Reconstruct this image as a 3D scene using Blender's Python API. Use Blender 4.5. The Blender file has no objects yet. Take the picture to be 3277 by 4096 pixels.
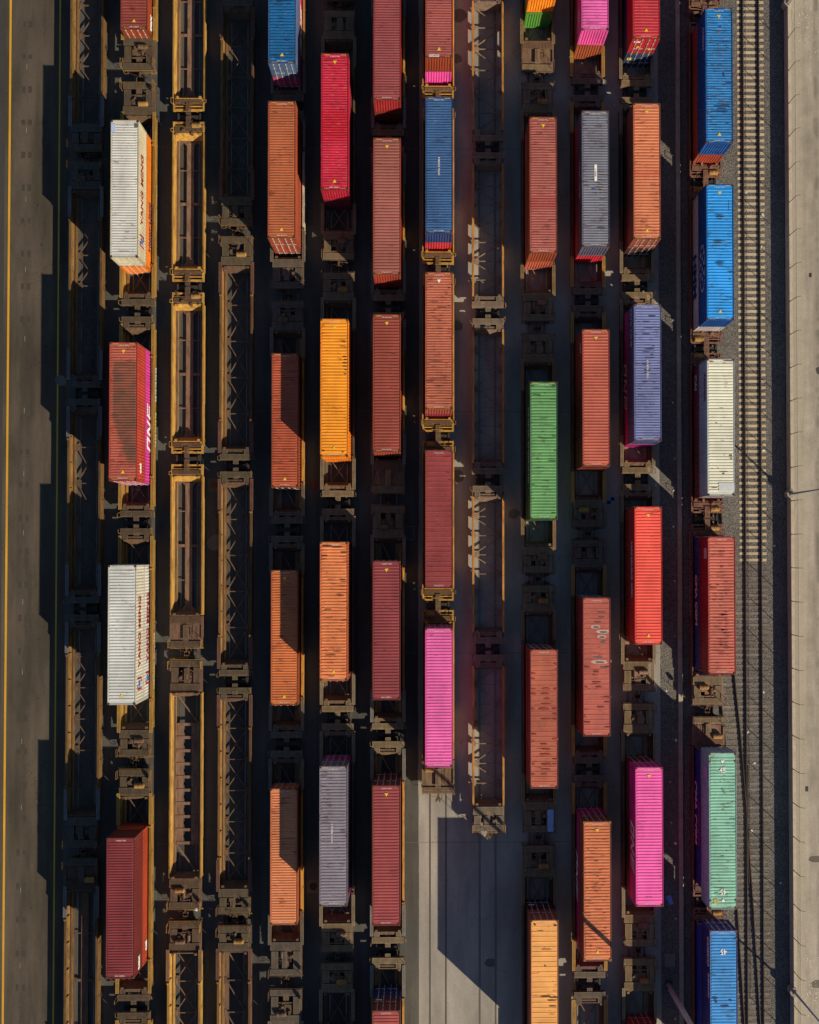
import bpy, math, random
from mathutils import Vector, Matrix

random.seed(7)
scene = bpy.context.scene
COL = scene.collection
PI = math.pi

# ------------------------------------------------------------------ colours
def lin(c):
    c = c / 255.0
    return c / 12.92 if c <= 0.04045 else ((c + 0.055) / 1.055) ** 2.4
def rgb(r, g, b, k=0.84):
    v = [lin(c) * k / q for c, q in zip((r, g, b), (1.07, 0.945, 0.86))]
    m = sum(v) / 3
    return tuple(min(0.80, max(0.004, 0.96 * c + 0.04 * m)) for c in v) + (1.0,)

# ------------------------------------------------------------------ materials
def new_mat(name):
    m = bpy.data.materials.new(name); m.use_nodes = True
    nt = m.node_tree; nt.nodes.clear()
    out = nt.nodes.new('ShaderNodeOutputMaterial')
    b = nt.nodes.new('ShaderNodeBsdfPrincipled')
    nt.links.new(b.outputs[0], out.inputs[0])
    return m, nt, b
class G:
    """small node-graph helper"""
    def __init__(s, nt): s.nt = nt
    def n(s, t, **kw):
        x = s.nt.nodes.new(t)
        for k, v in kw.items(): setattr(x, k, v)
        return x
    def put(s, sock, v):
        if isinstance(v, bpy.types.NodeSocket): s.nt.links.new(v, sock)
        else: sock.default_value = v
    def math(s, op, a, b=0.0, c=0.0, clamp=False):
        x = s.n('ShaderNodeMath', operation=op, use_clamp=clamp)
        s.put(x.inputs[0], a); s.put(x.inputs[1], b); s.put(x.inputs[2], c)
        return x.outputs[0]
    def vmath(s, op, a, b):
        x = s.n('ShaderNodeVectorMath', operation=op)
        s.put(x.inputs[0], a); s.put(x.inputs[1], b)
        return x.outputs[0]
    def noise(s, vec, scale, detail=3.0, rough=0.55):
        x = s.n('ShaderNodeTexNoise'); s.put(x.inputs['Vector'], vec)
        x.inputs['Scale'].default_value = scale; x.inputs['Detail'].default_value = detail
        x.inputs['Roughness'].default_value = rough
        return x.outputs[0]
    def step(s, v, lo, hi):
        x = s.n('ShaderNodeMapRange', interpolation_type='SMOOTHSTEP')
        s.put(x.inputs[0], v); s.put(x.inputs[1], lo); s.put(x.inputs[2], hi)
        return x.outputs[0]
    def mapr(s, v, lo, hi, a, b):
        x = s.n('ShaderNodeMapRange'); s.put(x.inputs[0], v); s.put(x.inputs[1], lo); s.put(x.inputs[2], hi)
        s.put(x.inputs[3], a); s.put(x.inputs[4], b)
        return x.outputs[0]
    def mix(s, f, a, b, blend='MIX'):
        x = s.n('ShaderNodeMix', data_type='RGBA', blend_type=blend)
        s.put(x.inputs[0], f); s.put(x.inputs[6], a); s.put(x.inputs[7], b)
        return x.outputs[2]
    def scale(s, c, v):
        x = s.n('ShaderNodeVectorMath', operation='SCALE'); s.put(x.inputs[0], c); s.put(x.inputs[3], v)
        return x.outputs[0]
    def bump(s, h, strength, dist=0.02):
        x = s.n('ShaderNodeBump'); x.inputs['Strength'].default_value = strength
        x.inputs['Distance'].default_value = dist; s.put(x.inputs['Height'], h)
        return x.outputs[0]
    def attr(s, name):
        x = s.n('ShaderNodeAttribute', attribute_type='OBJECT', attribute_name=name)
        return x.outputs['Fac']
    def coords(s, scale=(1, 1, 1), rand=True):
        t = s.n('ShaderNodeTexCoord').outputs['Object']
        v = s.vmath('MULTIPLY', t, scale)
        if rand:
            r = s.n('ShaderNodeObjectInfo').outputs['Random']
            c = s.n('ShaderNodeCombineXYZ'); s.put(c.inputs[0], s.math('MULTIPLY', r, 91.0)); s.put(c.inputs[1], s.math('MULTIPLY', r, 57.0))
            v = s.vmath('ADD', v, c.outputs[0])
        return v

def paint_material(name, soot=False):
    m, nt, b = new_mat(name); g = G(nt)
    base = g.n('ShaderNodeObjectInfo').outputs['Color']
    wear, rust = g.attr('wear'), g.attr('rust')
    big = g.noise(g.coords((0.5, 0.22, 0.5)), 1.0, 4)
    band = g.noise(g.coords((0.15, 4.8, 0.3)), 1.0, 2)
    fade = g.math('ADD', g.mapr(big, 0.32, 0.68, -0.20, 0.13), g.mapr(band, 0.32, 0.68, -0.10, 0.10))
    col = g.scale(base, g.math('ADD', 1.0, fade))
    # long scrapes that run across the roof, along the corrugation
    st = g.noise(g.coords((0.9, 5.2, 6.0)), 1.0, 4, 0.62)
    clus = g.noise(g.coords((0.7, 0.55, 0.7)), 1.0, 2)
    st = g.math('ADD', st, g.mapr(clus, 0.35, 0.65, -0.09, 0.05))
    thr = g.math('SUBTRACT', 0.640, g.math('MULTIPLY', wear, 0.155))
    sm = g.step(st, thr, g.math('ADD', thr, 0.04))
    # scrapes show the darker, less faded paint below
    dark = g.mix(0.5, g.scale(base, 0.45), g.vmath('MULTIPLY', base, (0.48, 0.24, 0.22)))
    col = g.mix(g.math('MULTIPLY', sm, 0.85), col, dark)
    # a stretch where the dust is gone and the paint shows deeper
    if True:
        ty = g.n('ShaderNodeSeparateXYZ'); g.put(ty.inputs[0], g.n('ShaderNodeTexCoord').outputs['Object'])
        dist = g.math('ABSOLUTE', g.math('SUBTRACT', ty.outputs[1], g.attr('band_y')))
        dist = g.math('ADD', dist, g.math('MULTIPLY', g.math('SUBTRACT', band, 0.5), 1.6))
        bm_ = g.math('MULTIPLY', g.step(dist, g.math('ADD', g.attr('band_w'), 0.25), g.math('SUBTRACT', g.attr('band_w'), 0.25)), g.attr('band_k'))
        col = g.mix(bm_, col, g.vmath('MULTIPLY', base, (0.82, 0.25, 0.35)))
    # pale bare scuffs
    sc = g.noise(g.coords((1.3, 5.0, 5.0)), 1.4, 3)
    col = g.mix(g.math('MULTIPLY', g.step(sc, 0.60, 0.70), g.math('MULTIPLY', wear, 0.6)), col, g.mix(0.5, base, (0.5, 0.45, 0.40, 1)))
    # specks
    sp = g.noise(g.coords(), 7.0, 2)
    col = g.mix(g.math('MULTIPLY', g.step(sp, g.math('SUBTRACT', 0.70, g.math('MULTIPLY', wear, 0.03)), 0.74), 0.8), col, g.scale(base, 0.22))
    # rust
    rn = g.noise(g.coords((1.0, 1.0, 1.0)), 1.7, 7, 0.68)
    rt = g.math('SUBTRACT', 0.70, g.math('MULTIPLY', rust, 0.20))
    rm = g.step(rn, rt, g.math('ADD', rt, 0.09))
    rc = g.mix(g.noise(g.coords(), 6.0, 3), (0.10, 0.035, 0.012, 1), (0.30, 0.13, 0.045, 1))
    col = g.mix(g.math('MULTIPLY', rm, 0.85), col, rc)
    if soot:
        t = g.n('ShaderNodeTexCoord').outputs['Object']
        sx = g.n('ShaderNodeSeparateXYZ'); g.put(sx.inputs[0], t)
        x, y = sx.outputs[0], sx.outputs[1]
        nz = g.noise(g.coords((0.9, 1.6, 1), rand=False), 1.0, 4)
        d = g.math('MULTIPLY', g.math('SUBTRACT', nz, 0.5), 0.9)
        top = g.step(y, 4.6, 4.3)
        west = g.step(g.math('ADD', x, g.math('MULTIPLY', d, 0.4)), -1.02, -0.80)
        # the patch steps back to the right towards its lower end
        low = g.step(g.math('SUBTRACT', g.math('ADD', y, g.math('MULTIPLY', d, 3.2)), g.math('MULTIPLY', x, -2.9)), -4.2, -2.7)
        low2 = g.step(y, -4.9, -4.4)
        sootm = g.math('MULTIPLY', g.math('MULTIPLY', top, west), g.math('MULTIPLY', low, low2))
        sootm = g.math('MULTIPLY', sootm, g.mapr(g.noise(g.coords((0.7, 0.9, 1), rand=False), 1.1, 4), 0.3, 0.65, 0.45, 0.85))
        col = g.mix(sootm, col, (0.085, 0.052, 0.032, 1))
    g.put(b.inputs['Base Color'], col)
    g.put(b.inputs['Roughness'], g.math('ADD', 0.50, g.math('MULTIPLY', rm, 0.35)))
    b.inputs['Specular IOR Level'].default_value = 0.35
    dn = g.noise(g.coords((0.9, 0.9, 0.9)), 1.1, 3)
    g.put(b.inputs['Normal'], g.bump(dn, 0.5, 0.03))
    return m

def steel_material(name, grime=0.5, rough=0.72):
    """weathered painted steel, colour from the object"""
    m, nt, b = new_mat(name); g = G(nt)
    base = g.n('ShaderNodeObjectInfo').outputs['Color']
    n1 = g.noise(g.coords((1.2, 0.5, 1.2)), 1.6, 6, 0.65)
    col = g.scale(base, g.mapr(n1, 0.3, 0.7, 0.72, 1.18))
    n2 = g.noise(g.coords((3.2, 0.55, 3.0)), 1.2, 7, 0.72)
    col = g.mix(g.math('MULTIPLY', g.step(n2, 0.47, 0.62), grime), col, g.vmath('MULTIPLY', base, (0.42, 0.38, 0.40)))
    n3 = g.noise(g.coords((1, 1, 1)), 5.0, 5, 0.7)
    col = g.mix(g.math('MULTIPLY', g.step(n3, 0.60, 0.72), grime), col, (0.09, 0.036, 0.018, 1))
    n4 = g.noise(g.coords((0.5, 6.0, 1)), 2.0, 3)
    col = g.mix(g.math('MULTIPLY', g.step(n4, 0.64, 0.74), 0.35), col, g.scale(base, 1.5))
    g.put(b.inputs['Base Color'], col)
    b.inputs['Roughness'].default_value = rough
    b.inputs['Specular IOR Level'].default_value = 0.3
    g.put(b.inputs['Normal'], g.bump(n3, 0.4, 0.01))
    return m

def flat_material(name, rough=0.6, var=0.12, scale=3.0, spec=0.3, metal=0.0):
    m, nt, b = new_mat(name); g = G(nt)
    base = g.n('ShaderNodeObjectInfo').outputs['Color']
    n1 = g.noise(g.coords(), scale, 5, 0.6)
    g.put(b.inputs['Base Color'], g.scale(base, g.mapr(n1, 0.3, 0.7, 1 - var, 1 + var)))
    b.inputs['Roughness'].default_value = rough; b.inputs['Metallic'].default_value = metal
    b.inputs['Specular IOR Level'].default_value = spec
    return m

def marking_material():
    """sprayed paint, worn through in places"""
    m, nt, b = new_mat('worn_marking_paint'); g = G(nt)
    base = g.n('ShaderNodeObjectInfo').outputs['Color']
    n1 = g.noise(g.coords((1, 1, 1)), 6.0, 6, 0.7)
    n2 = g.noise(g.coords((1, 0.2, 1)), 1.2, 4)
    col = g.scale(base, g.mapr(n2, 0.3, 0.7, 0.8, 1.1))
    col = g.mix(g.math('MULTIPLY', g.step(n1, 0.56, 0.68), 0.6), col, g.scale(base, 0.35))
    g.put(b.inputs['Base Color'], col); b.inputs['Roughness'].default_value = 0.8
    return m

def asphalt_material(name, c1, c2, crack=True, lanes=False):
    m, nt, b = new_mat(name); g = G(nt)
    t = g.coords(rand=False)
    big = g.noise(g.vmath('MULTIPLY', t, (1.0, 0.16, 1)), 0.45, 6, 0.62)
    fine = g.noise(t, 9.0, 6, 0.75)
    stain = g.noise(g.vmath('MULTIPLY', t, (1.0, 0.5, 1)), 0.28, 5, 0.6)
    col = g.mix(g.step(big, 0.32, 0.68), c1, c2)
    col = g.scale(col, g.mapr(fine, 0.3, 0.7, 0.80, 1.18))
    col = g.scale(col, g.mapr(stain, 0.35, 0.65, 0.84, 1.12))
    if lanes:
        lane = g.noise(g.vmath('MULTIPLY', t, (1.0, 0.015, 1)), 1.3, 4, 0.6)
        col = g.scale(col, g.mapr(lane, 0.3, 0.7, 0.86, 1.13))
    if crack:
        v = g.n('ShaderNodeTexVoronoi', feature='DISTANCE_TO_EDGE')
        nz = g.n('ShaderNodeTexNoise'); nz.inputs['Scale'].default_value = 0.8; nz.inputs['Detail'].default_value = 6
        g.put(nz.inputs['Vector'], t)
        g.put(v.inputs['Vector'], g.vmath('ADD', t, g.scale(nz.outputs['Color'], 2.4)))
        v.inputs['Scale'].default_value = 0.16
        cm = g.step(v.outputs[0], 0.006, 0.0015)
        cm = g.math('MULTIPLY', cm, g.step(g.noise(t, 0.12, 2), 0.48, 0.6))
        col = g.mix(g.math('MULTIPLY', cm, 0.5), col, g.scale(col, 0.35))
    # small dark oil drops
    d = g.noise(t, 1.9, 3, 0.4)
    col = g.mix(g.math('MULTIPLY', g.step(d, 0.73, 0.78), 0.55), col, g.scale(col, 0.35))
    g.put(b.inputs['Base Color'], col)
    b.inputs['Roughness'].default_value = 0.88; b.inputs['Specular IOR Level'].default_value = 0.25
    g.put(b.inputs['Normal'], g.bump(fine, 0.5, 0.01))
    return m

def gravel_material():
    m, nt, b = new_mat('ballast'); g = G(nt)
    t = g.coords(rand=False)
    v = g.n('ShaderNodeTexVoronoi', feature='F1'); g.put(v.inputs['Vector'], t); v.inputs['Scale'].default_value = 9.0
    v2 = g.n('ShaderNodeTexVoronoi', feature='F1'); g.put(v2.inputs['Vector'], t); v2.inputs['Scale'].default_value = 17.0
    hs = g.n('ShaderNodeSeparateColor'); g.put(hs.inputs[0], v.outputs['Color'])
    big = g.noise(t, 0.35, 5)
    col = g.mix(hs.outputs[0], (0.118, 0.113, 0.104, 1), (0.222, 0.212, 0.196, 1))
    col = g.scale(col, g.mapr(v.outputs['Distance'], 0.1, 0.6, 1.12, 0.62))
    col = g.scale(col, g.mapr(big, 0.3, 0.7, 0.84, 1.14))
    g.put(b.inputs['Base Color'], col)
    b.inputs['Roughness'].default_value = 0.9; b.inputs['Specular IOR Level'].default_value = 0.25
    h = g.math('SUBTRACT', 1.0, v.outputs['Distance'])
    h = g.math('ADD', h, g.math('MULTIPLY', v2.outputs['Distance'], -0.35))
    g.put(b.inputs['Normal'], g.bump(h, 0.9, 0.05))
    return m

def road_material():
    """elevated concrete road: sandy dirt lies along the wall, wheel tracks and oil further out"""
    m, nt, b = new_mat('road_concrete'); g = G(nt)
    t = g.coords(rand=False)
    sx = g.n('ShaderNodeSeparateXYZ'); g.put(sx.inputs[0], t)
    x = sx.outputs[0]
    wob = g.math('MULTIPLY', g.math('SUBTRACT', g.noise(g.vmath('MULTIPLY', t, (1, 0.2, 1)), 1.0, 5), 0.5), 0.7)
    dirt = g.step(g.math('ADD', x, wob), 36.0, 35.2)
    big = g.noise(g.vmath('MULTIPLY', t, (1.0, 0.06, 1)), 1.1, 6, 0.62)
    blot = g.noise(t, 0.5, 6, 0.62)
    fine = g.noise(t, 8.0, 6, 0.75)
    conc = g.mix(g.step(big, 0.3, 0.7), (0.28, 0.252, 0.205, 1), (0.385, 0.352, 0.29, 1))
    conc = g.scale(conc, g.mapr(blot, 0.3, 0.7, 0.78, 1.14))
    # dark oil lane
    lane = g.math('MULTIPLY', g.step(g.math('ABSOLUTE', g.math('SUBTRACT', g.math('ADD', x, wob), 37.05)), 0.55, 0.0), g.step(blot, 0.42, 0.62))
    conc = g.mix(g.math('MULTIPLY', lane, 0.62), conc, (0.09, 0.08, 0.065, 1))
    dirtc = g.mix(g.noise(t, 2.2, 5), (0.34, 0.295, 0.225, 1), (0.43, 0.385, 0.305, 1))
    col = g.mix(g.math('MULTIPLY', dirt, 0.8), conc, dirtc)
    col = g.scale(col, g.mapr(fine, 0.3, 0.7, 0.86, 1.12))
    g.put(b.inputs['Base Color'], col)
    b.inputs['Roughness'].default_value = 0.9; b.inputs['Specular IOR Level'].default_value = 0.2
    g.put(b.inputs['Normal'], g.bump(fine, 0.4, 0.01))
    return m

M_PAINT = paint_material('container_paint')
M_SOOT = paint_material('sooty_container_paint', soot=True)
M_STEEL = steel_material('car_paint', 0.75)
M_GRATE = steel_material('walkway_grating', 0.35, 0.6)
M_DARK = flat_material('dark_steel', 0.6, 0.3, 4.0)
M_RAIL = flat_material('rail_steel', 0.38, 0.15, 2.0, 0.5, 0.6)
M_MARK = marking_material()
M_TEXT = flat_material('lettering_paint', 0.6, 0.1, 5.0)
M_CONC = flat_material('concrete', 0.88, 0.16, 1.2, 0.2)
M_WOOD = flat_material('sleeper_timber', 0.9, 0.3, 2.0, 0.2)
M_GALV = flat_material('galvanised_steel', 0.5, 0.1, 2.0, 0.4, 0.3)
M_ASPH = asphalt_material('yard_asphalt', (0.060, 0.060, 0.056, 1), (0.094, 0.093, 0.086, 1), True, True)
M_APRON = asphalt_material('apron_asphalt', (0.050, 0.042, 0.032, 1), (0.092, 0.076, 0.057, 1), True, True)
M_SLAB = asphalt_material('track_slab_concrete', (0.242, 0.232, 0.210, 1), (0.332, 0.318, 0.288, 1), True)
M_GRAV = gravel_material()
M_ROAD = road_material()

# ------------------------------------------------------------------ mesh builder
class MB:
    def __init__(s): s.v = []; s.f = []
    def add(s, vs, fs):
        o = len(s.v); s.v += [tuple(p) for p in vs]; s.f += [tuple(o + i for i in q) for q in fs]; return s
    def box(s, x0, x1, y0, y1, z0, z1):
        return s.add([(x0, y0, z0), (x1, y0, z0), (x1, y1, z0), (x0, y1, z0), (x0, y0, z1), (x1, y0, z1), (x1, y1, z1), (x0, y1, z1)],
                     [(3, 2, 1, 0), (4, 5, 6, 7), (0, 1, 5, 4), (1, 2, 6, 5), (2, 3, 7, 6), (3, 0, 4, 7)])
    def cbox(s, cx, cy, cz, sx, sy, sz):
        return s.box(cx - sx / 2, cx + sx / 2, cy - sy / 2, cy + sy / 2, cz - sz / 2, cz + sz / 2)
    def beam(s, p, q, w, h):
        """rectangular bar from p to q, w wide sideways, h high"""
        p, q = Vector(p), Vector(q); d = (q - p).normalized()
        side = d.cross(Vector((0, 0, 1)))
        if side.length < 1e-4: side = Vector((1, 0, 0))
        side.normalize(); up = side.cross(d).normalized()
        a, b = side * (w / 2), up * (h / 2)
        vs = [p - a - b, p + a - b, p + a + b, p - a + b, q - a - b, q + a - b, q + a + b, q - a + b]
        return s.add(vs, [(0, 1, 2, 3), (7, 6, 5, 4), (0, 4, 5, 1), (1, 5, 6, 2), (2, 6, 7, 3), (3, 7, 4, 0)])
    def tube(s, p, q, r, n=8, r2=None):
        p, q = Vector(p), Vector(q); d = (q - p).normalized(); r2 = r if r2 is None else r2
        a = d.orthogonal().normalized(); b = d.cross(a)
        vs = []
        for c, rr in ((p, r), (q, r2)):
            for i in range(n):
                t = 2 * PI * i / n; vs.append(c + (a * math.cos(t) + b * math.sin(t)) * rr)
        fs = [(i, (i + 1) % n, n + (i + 1) % n, n + i) for i in range(n)]
        fs += [tuple(range(n - 1, -1, -1)), tuple(range(n, 2 * n))]
        return s.add(vs, fs)
    def path(s, pts, r, n=6):
        for p, q in zip(pts, pts[1:]): s.tube(p, q, r, n)
        return s
    def prism(s, prof, axis, a, b):
        """extrude a closed 2-D profile along an axis: 'y' -> (x,z) profile, 'x' -> (y,z), 'z' -> (x,y)"""
        n = len(prof); vs = []
        for c in (a, b):
            for u, w in prof:
                vs.append((u, c, w) if axis == 'y' else ((c, u, w) if axis == 'x' else (u, w, c)))
        fs = [(i, (i + 1) % n, n + (i + 1) % n, n + i) for i in range(n)]
        fs += [tuple(range(n - 1, -1, -1)), tuple(range(n, 2 * n))]
        return s.add(vs, fs)
    def disc(s, x, y, z, r, h, n=24, wob=0.0, seed=0):
        rr = random.Random(seed)
        prof = [(x + math.cos(2 * PI * i / n) * r * (1 + wob * (rr.random() - 0.5)), y + math.sin(2 * PI * i / n) * r * (1 + wob * (rr.random() - 0.5))) for i in range(n)]
        return s.prism(prof, 'z', z, z + h)
    def build(s, name):
        m = bpy.data.meshes.new(name); m.from_pydata(s.v, [], s.f); m.update()
        import bmesh
        bm = bmesh.new(); bm.from_mesh(m); bmesh.ops.recalc_face_normals(bm, faces=bm.faces); bm.to_mesh(m); bm.free()
        return m

CACHE = {}
def cached(key, fn, name):
    if key not in CACHE: CACHE[key] = fn().build(name)
    return CACHE[key]

def obj(name, mesh, mat, parent=None, color=(1, 1, 1, 1), loc=(0, 0, 0), rz=0.0, wear=0.3, rust=0.1):
    o = bpy.data.objects.new(name, mesh); COL.objects.link(o)
    if mat is not None:
        if not mesh.materials: mesh.materials.append(None)
        o.material_slots[0].link = 'OBJECT'; o.material_slots[0].material = mat
    o.color = color; o.location = loc; o.rotation_euler = (0, 0, rz)
    o['wear'] = wear; o['rust'] = rust; o['band_y'] = 0.0; o['band_w'] = 0.0; o['band_k'] = 0.0
    if parent is not None: o.parent = parent
    return o
def thing(name, label, cat, loc=(0, 0, 0), rz=0.0, group=None):
    o = bpy.data.objects.new(name, None); COL.objects.link(o)
    o.empty_display_size = 0.3; o.location = loc; o.rotation_euler = (0, 0, rz)
    o['label'] = label; o['category'] = cat
    if group: o['group'] = group
    return o
def tag(o, label, cat, group=None):
    o['label'] = label; o['category'] = cat
    if group: o['group'] = group
    return o
def struct(o, kind='structure'):
    o['kind'] = kind; return o

# text as mesh ---------------------------------------------------------------
TXT = {}
def text_mesh(s, size, bold=0.0):
    k = (s, size, bold)
    if k in TXT: return TXT[k]
    cu = bpy.data.curves.new('lettering', 'FONT'); cu.body = s; cu.size = size
    cu.align_x = 'CENTER'; cu.align_y = 'CENTER'; cu.extrude = 0.004; cu.offset = bold; cu.resolution_u = 2
    o = bpy.data.objects.new('lettering_source', cu); COL.objects.link(o)
    dg = bpy.context.evaluated_depsgraph_get()
    me = bpy.data.meshes.new_from_object(o.evaluated_get(dg)); me.materials.clear()
    bpy.data.objects.remove(o); bpy.data.curves.remove(cu)
    me.name = 'lettering'; TXT[k] = me
    return me
def lettering(parent, s, size, loc, face, color=(0.8, 0.8, 0.78, 1), bold=0.0, name='lettering', squash=1.0):
    """face: 'up' / 'up180' / 'upN' (reads south to north) / 'E' / 'W' / 'S' / 'N'"""
    o = obj(name, text_mesh(s, size, bold), M_TEXT, parent, color, loc)
    rot = {'up': (0, 0, 0), 'up180': (0, 0, PI), 'upN': (0, 0, PI / 2), 'E': (PI / 2, 0, PI / 2), 'W': (PI / 2, 0, -PI / 2),
           'S': (PI / 2, 0, 0), 'N': (PI / 2, 0, PI)}[face]
    o.rotation_euler = rot; o.scale = (squash, 1, 1)
    return o

# ------------------------------------------------------------------ containers
W, HGT = 2.438, 2.89
HW = W / 2
def roof_mb(L, kind):
    b = MB(); y0, y1 = -L / 2 + 0.36, L / 2 - 0.36
    n = {'fine': 50, 'mid': 43, 'wide': 26}[kind] * (L > 13 and 1.13 or 1.0); n = int(n)
    p = (y1 - y0) / n; h = 0.036 if kind != 'wide' else 0.028
    fr = {'fine': (0.10, 0.36, 0.62, 0.88), 'mid': (0.10, 0.34, 0.62, 0.86), 'wide': (0.40, 0.47, 0.53, 0.60)}[kind]
    st = [(-L / 2 + 0.02, 0.0), (y0 - 0.02, 0.0)]
    for i in range(n):
        for f, k in zip(fr, (0, 1, 1, 0)): st.append((y0 + (i + f) * p, h * k))
    st += [(y1 + 0.02, 0.0), (L / 2 - 0.02, 0.0)]
    xs = [(-HW + 0.05, 0), (-1.10, 0), (-1.06, 1), (1.06, 1), (1.10, 0), (HW - 0.05, 0)]
    vs = [(x, y, HGT - 0.05 + z * k) for y, z in st for x, k in xs]
    c = len(xs); fs = []
    for j in range(len(st) - 1):
        for i in range(c - 1): fs.append((j * c + i, j * c + i + 1, (j + 1) * c + i + 1, (j + 1) * c + i))
    return b.add(vs, fs)
def wall_profile(a0, a1, pitch, depth):
    n = max(3, int(round((a1 - a0) / pitch))); p = (a1 - a0) / n; pts = [(a0, 0.0)]
    for i in range(n):
        for f, k in ((0.13, 0), (0.37, 1), (0.63, 1), (0.87, 0)): pts.append((a0 + (i + f) * p, -depth * k))
    pts.append((a1, 0.0)); return pts
def side_mb(L, sx):
    b = MB(); pr = wall_profile(-L / 2 + 0.17, L / 2 - 0.17, 0.278, 0.036); n = len(pr)
    vs = [(sx * (HW - 0.012 + d), y, z) for z in (0.15, HGT - 0.12) for y, d in pr]
    fs = [(i, i + 1, n + i + 1, n + i) for i in range(n - 1)]
    return b.add(vs, fs)
def endwall_mb(L):                       # closed (front) end, facing -y
    b = MB(); pr = wall_profile(-HW + 0.15, HW - 0.15, 0.238, 0.05); n = len(pr)
    vs = [(x, -(L / 2 - 0.02 + d), z) for z in (0.14, HGT - 0.13) for x, d in pr]
    return b.add(vs, [(i, i + 1, n + i + 1, n + i) for i in range(n - 1)])
def frame_mb(L):
    b = MB()
    for sx in (-1, 1):
        xa, xb = sorted((sx * HW, sx * (HW - 0.06)))
        b.box(xa, xb, -L / 2 + 0.17, L / 2 - 0.17, HGT - 0.125, HGT - 0.012)
        b.box(xa, xb, -L / 2 + 0.17, L / 2 - 0.17, 0.0, 0.155)
        for sy in (-1, 1):
            ya, yb = sorted((sy * L / 2, sy * (L / 2 - 0.16)))
            xa2, xb2 = sorted((sx * HW, sx * (HW - 0.14)))
            b.box(xa2, xb2, ya, yb, 0.12, HGT - 0.12)
            b.cbox(sx * (HW - 0.086), sy * (L / 2 - 0.089), 0.058, 0.172, 0.178, 0.116)
    for sy in (-1, 1):
        ya, yb = sorted((sy * L / 2, sy * (L / 2 - 0.08)))
        b.box(-HW + 0.172, HW - 0.172, ya, yb, HGT - 0.14, HGT - 0.014)
        b.box(-HW + 0.172, HW - 0.172, ya, yb, 0.02, 0.15)
    b.box(-HW + 0.07, HW - 0.07, -L / 2 + 0.09, L / 2 - 0.09, 0.08, 0.14)
    return b
def casting_mb():
    b = MB(); hx, hy, h = 0.086, 0.089, 0.118
    b.box(-hx, hx, -hy, hy, 0, h)
    return b
def hole_mb(): return MB().box(-0.032, 0.032, -0.062, 0.062, 0.1185, 0.1215)
def door_mb(sx):                          # one leaf, facing -y
    b = MB(); xa, xb = (0.008, HW - 0.145) if sx > 0 else (-HW + 0.145, -0.008)
    b.box(xa, xb, 0.03, 0.075, 0.155, HGT - 0.145)
    for k in range(4):
        z = 0.35 + k * 0.6; b.box(xa + 0.07, xb - 0.07, 0.006, 0.0295, z, z + 0.42)
    return b
def bar_mb():
    b = MB(); b.tube((0, -0.03, 0.05), (0, -0.03, HGT - 0.06), 0.022, 8)
    for z in (0.16, 0.95, 1.9, HGT - 0.2): b.cbox(0, -0.012, z, 0.12, 0.05, 0.09)
    b.beam((0, -0.055, 1.05), (0.33, -0.055, 1.05), 0.03, 0.05)
    return b
def tri_mb(): return MB().prism([(-0.17, -0.12), (0.17, -0.12), (0, 0.18)], 'z', 0, 0.004)
def hazard_mb():
    b = MB()
    for k in range(4):
        x = -0.2 + k * 0.125; b.prism([(x, 0), (x + 0.06, 0), (x + 0.10, 0.10), (x + 0.04, 0.10)], 'z', 0, 0.004)
    return b
YEL = rgb(240, 195, 30)
WHITE = (0.78, 0.77, 0.74, 1)
OFFW = (0.62, 0.60, 0.57, 1)
RODS = (0.55, 0.55, 0.53, 1)
CAST = rgb(110, 75, 45)

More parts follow.
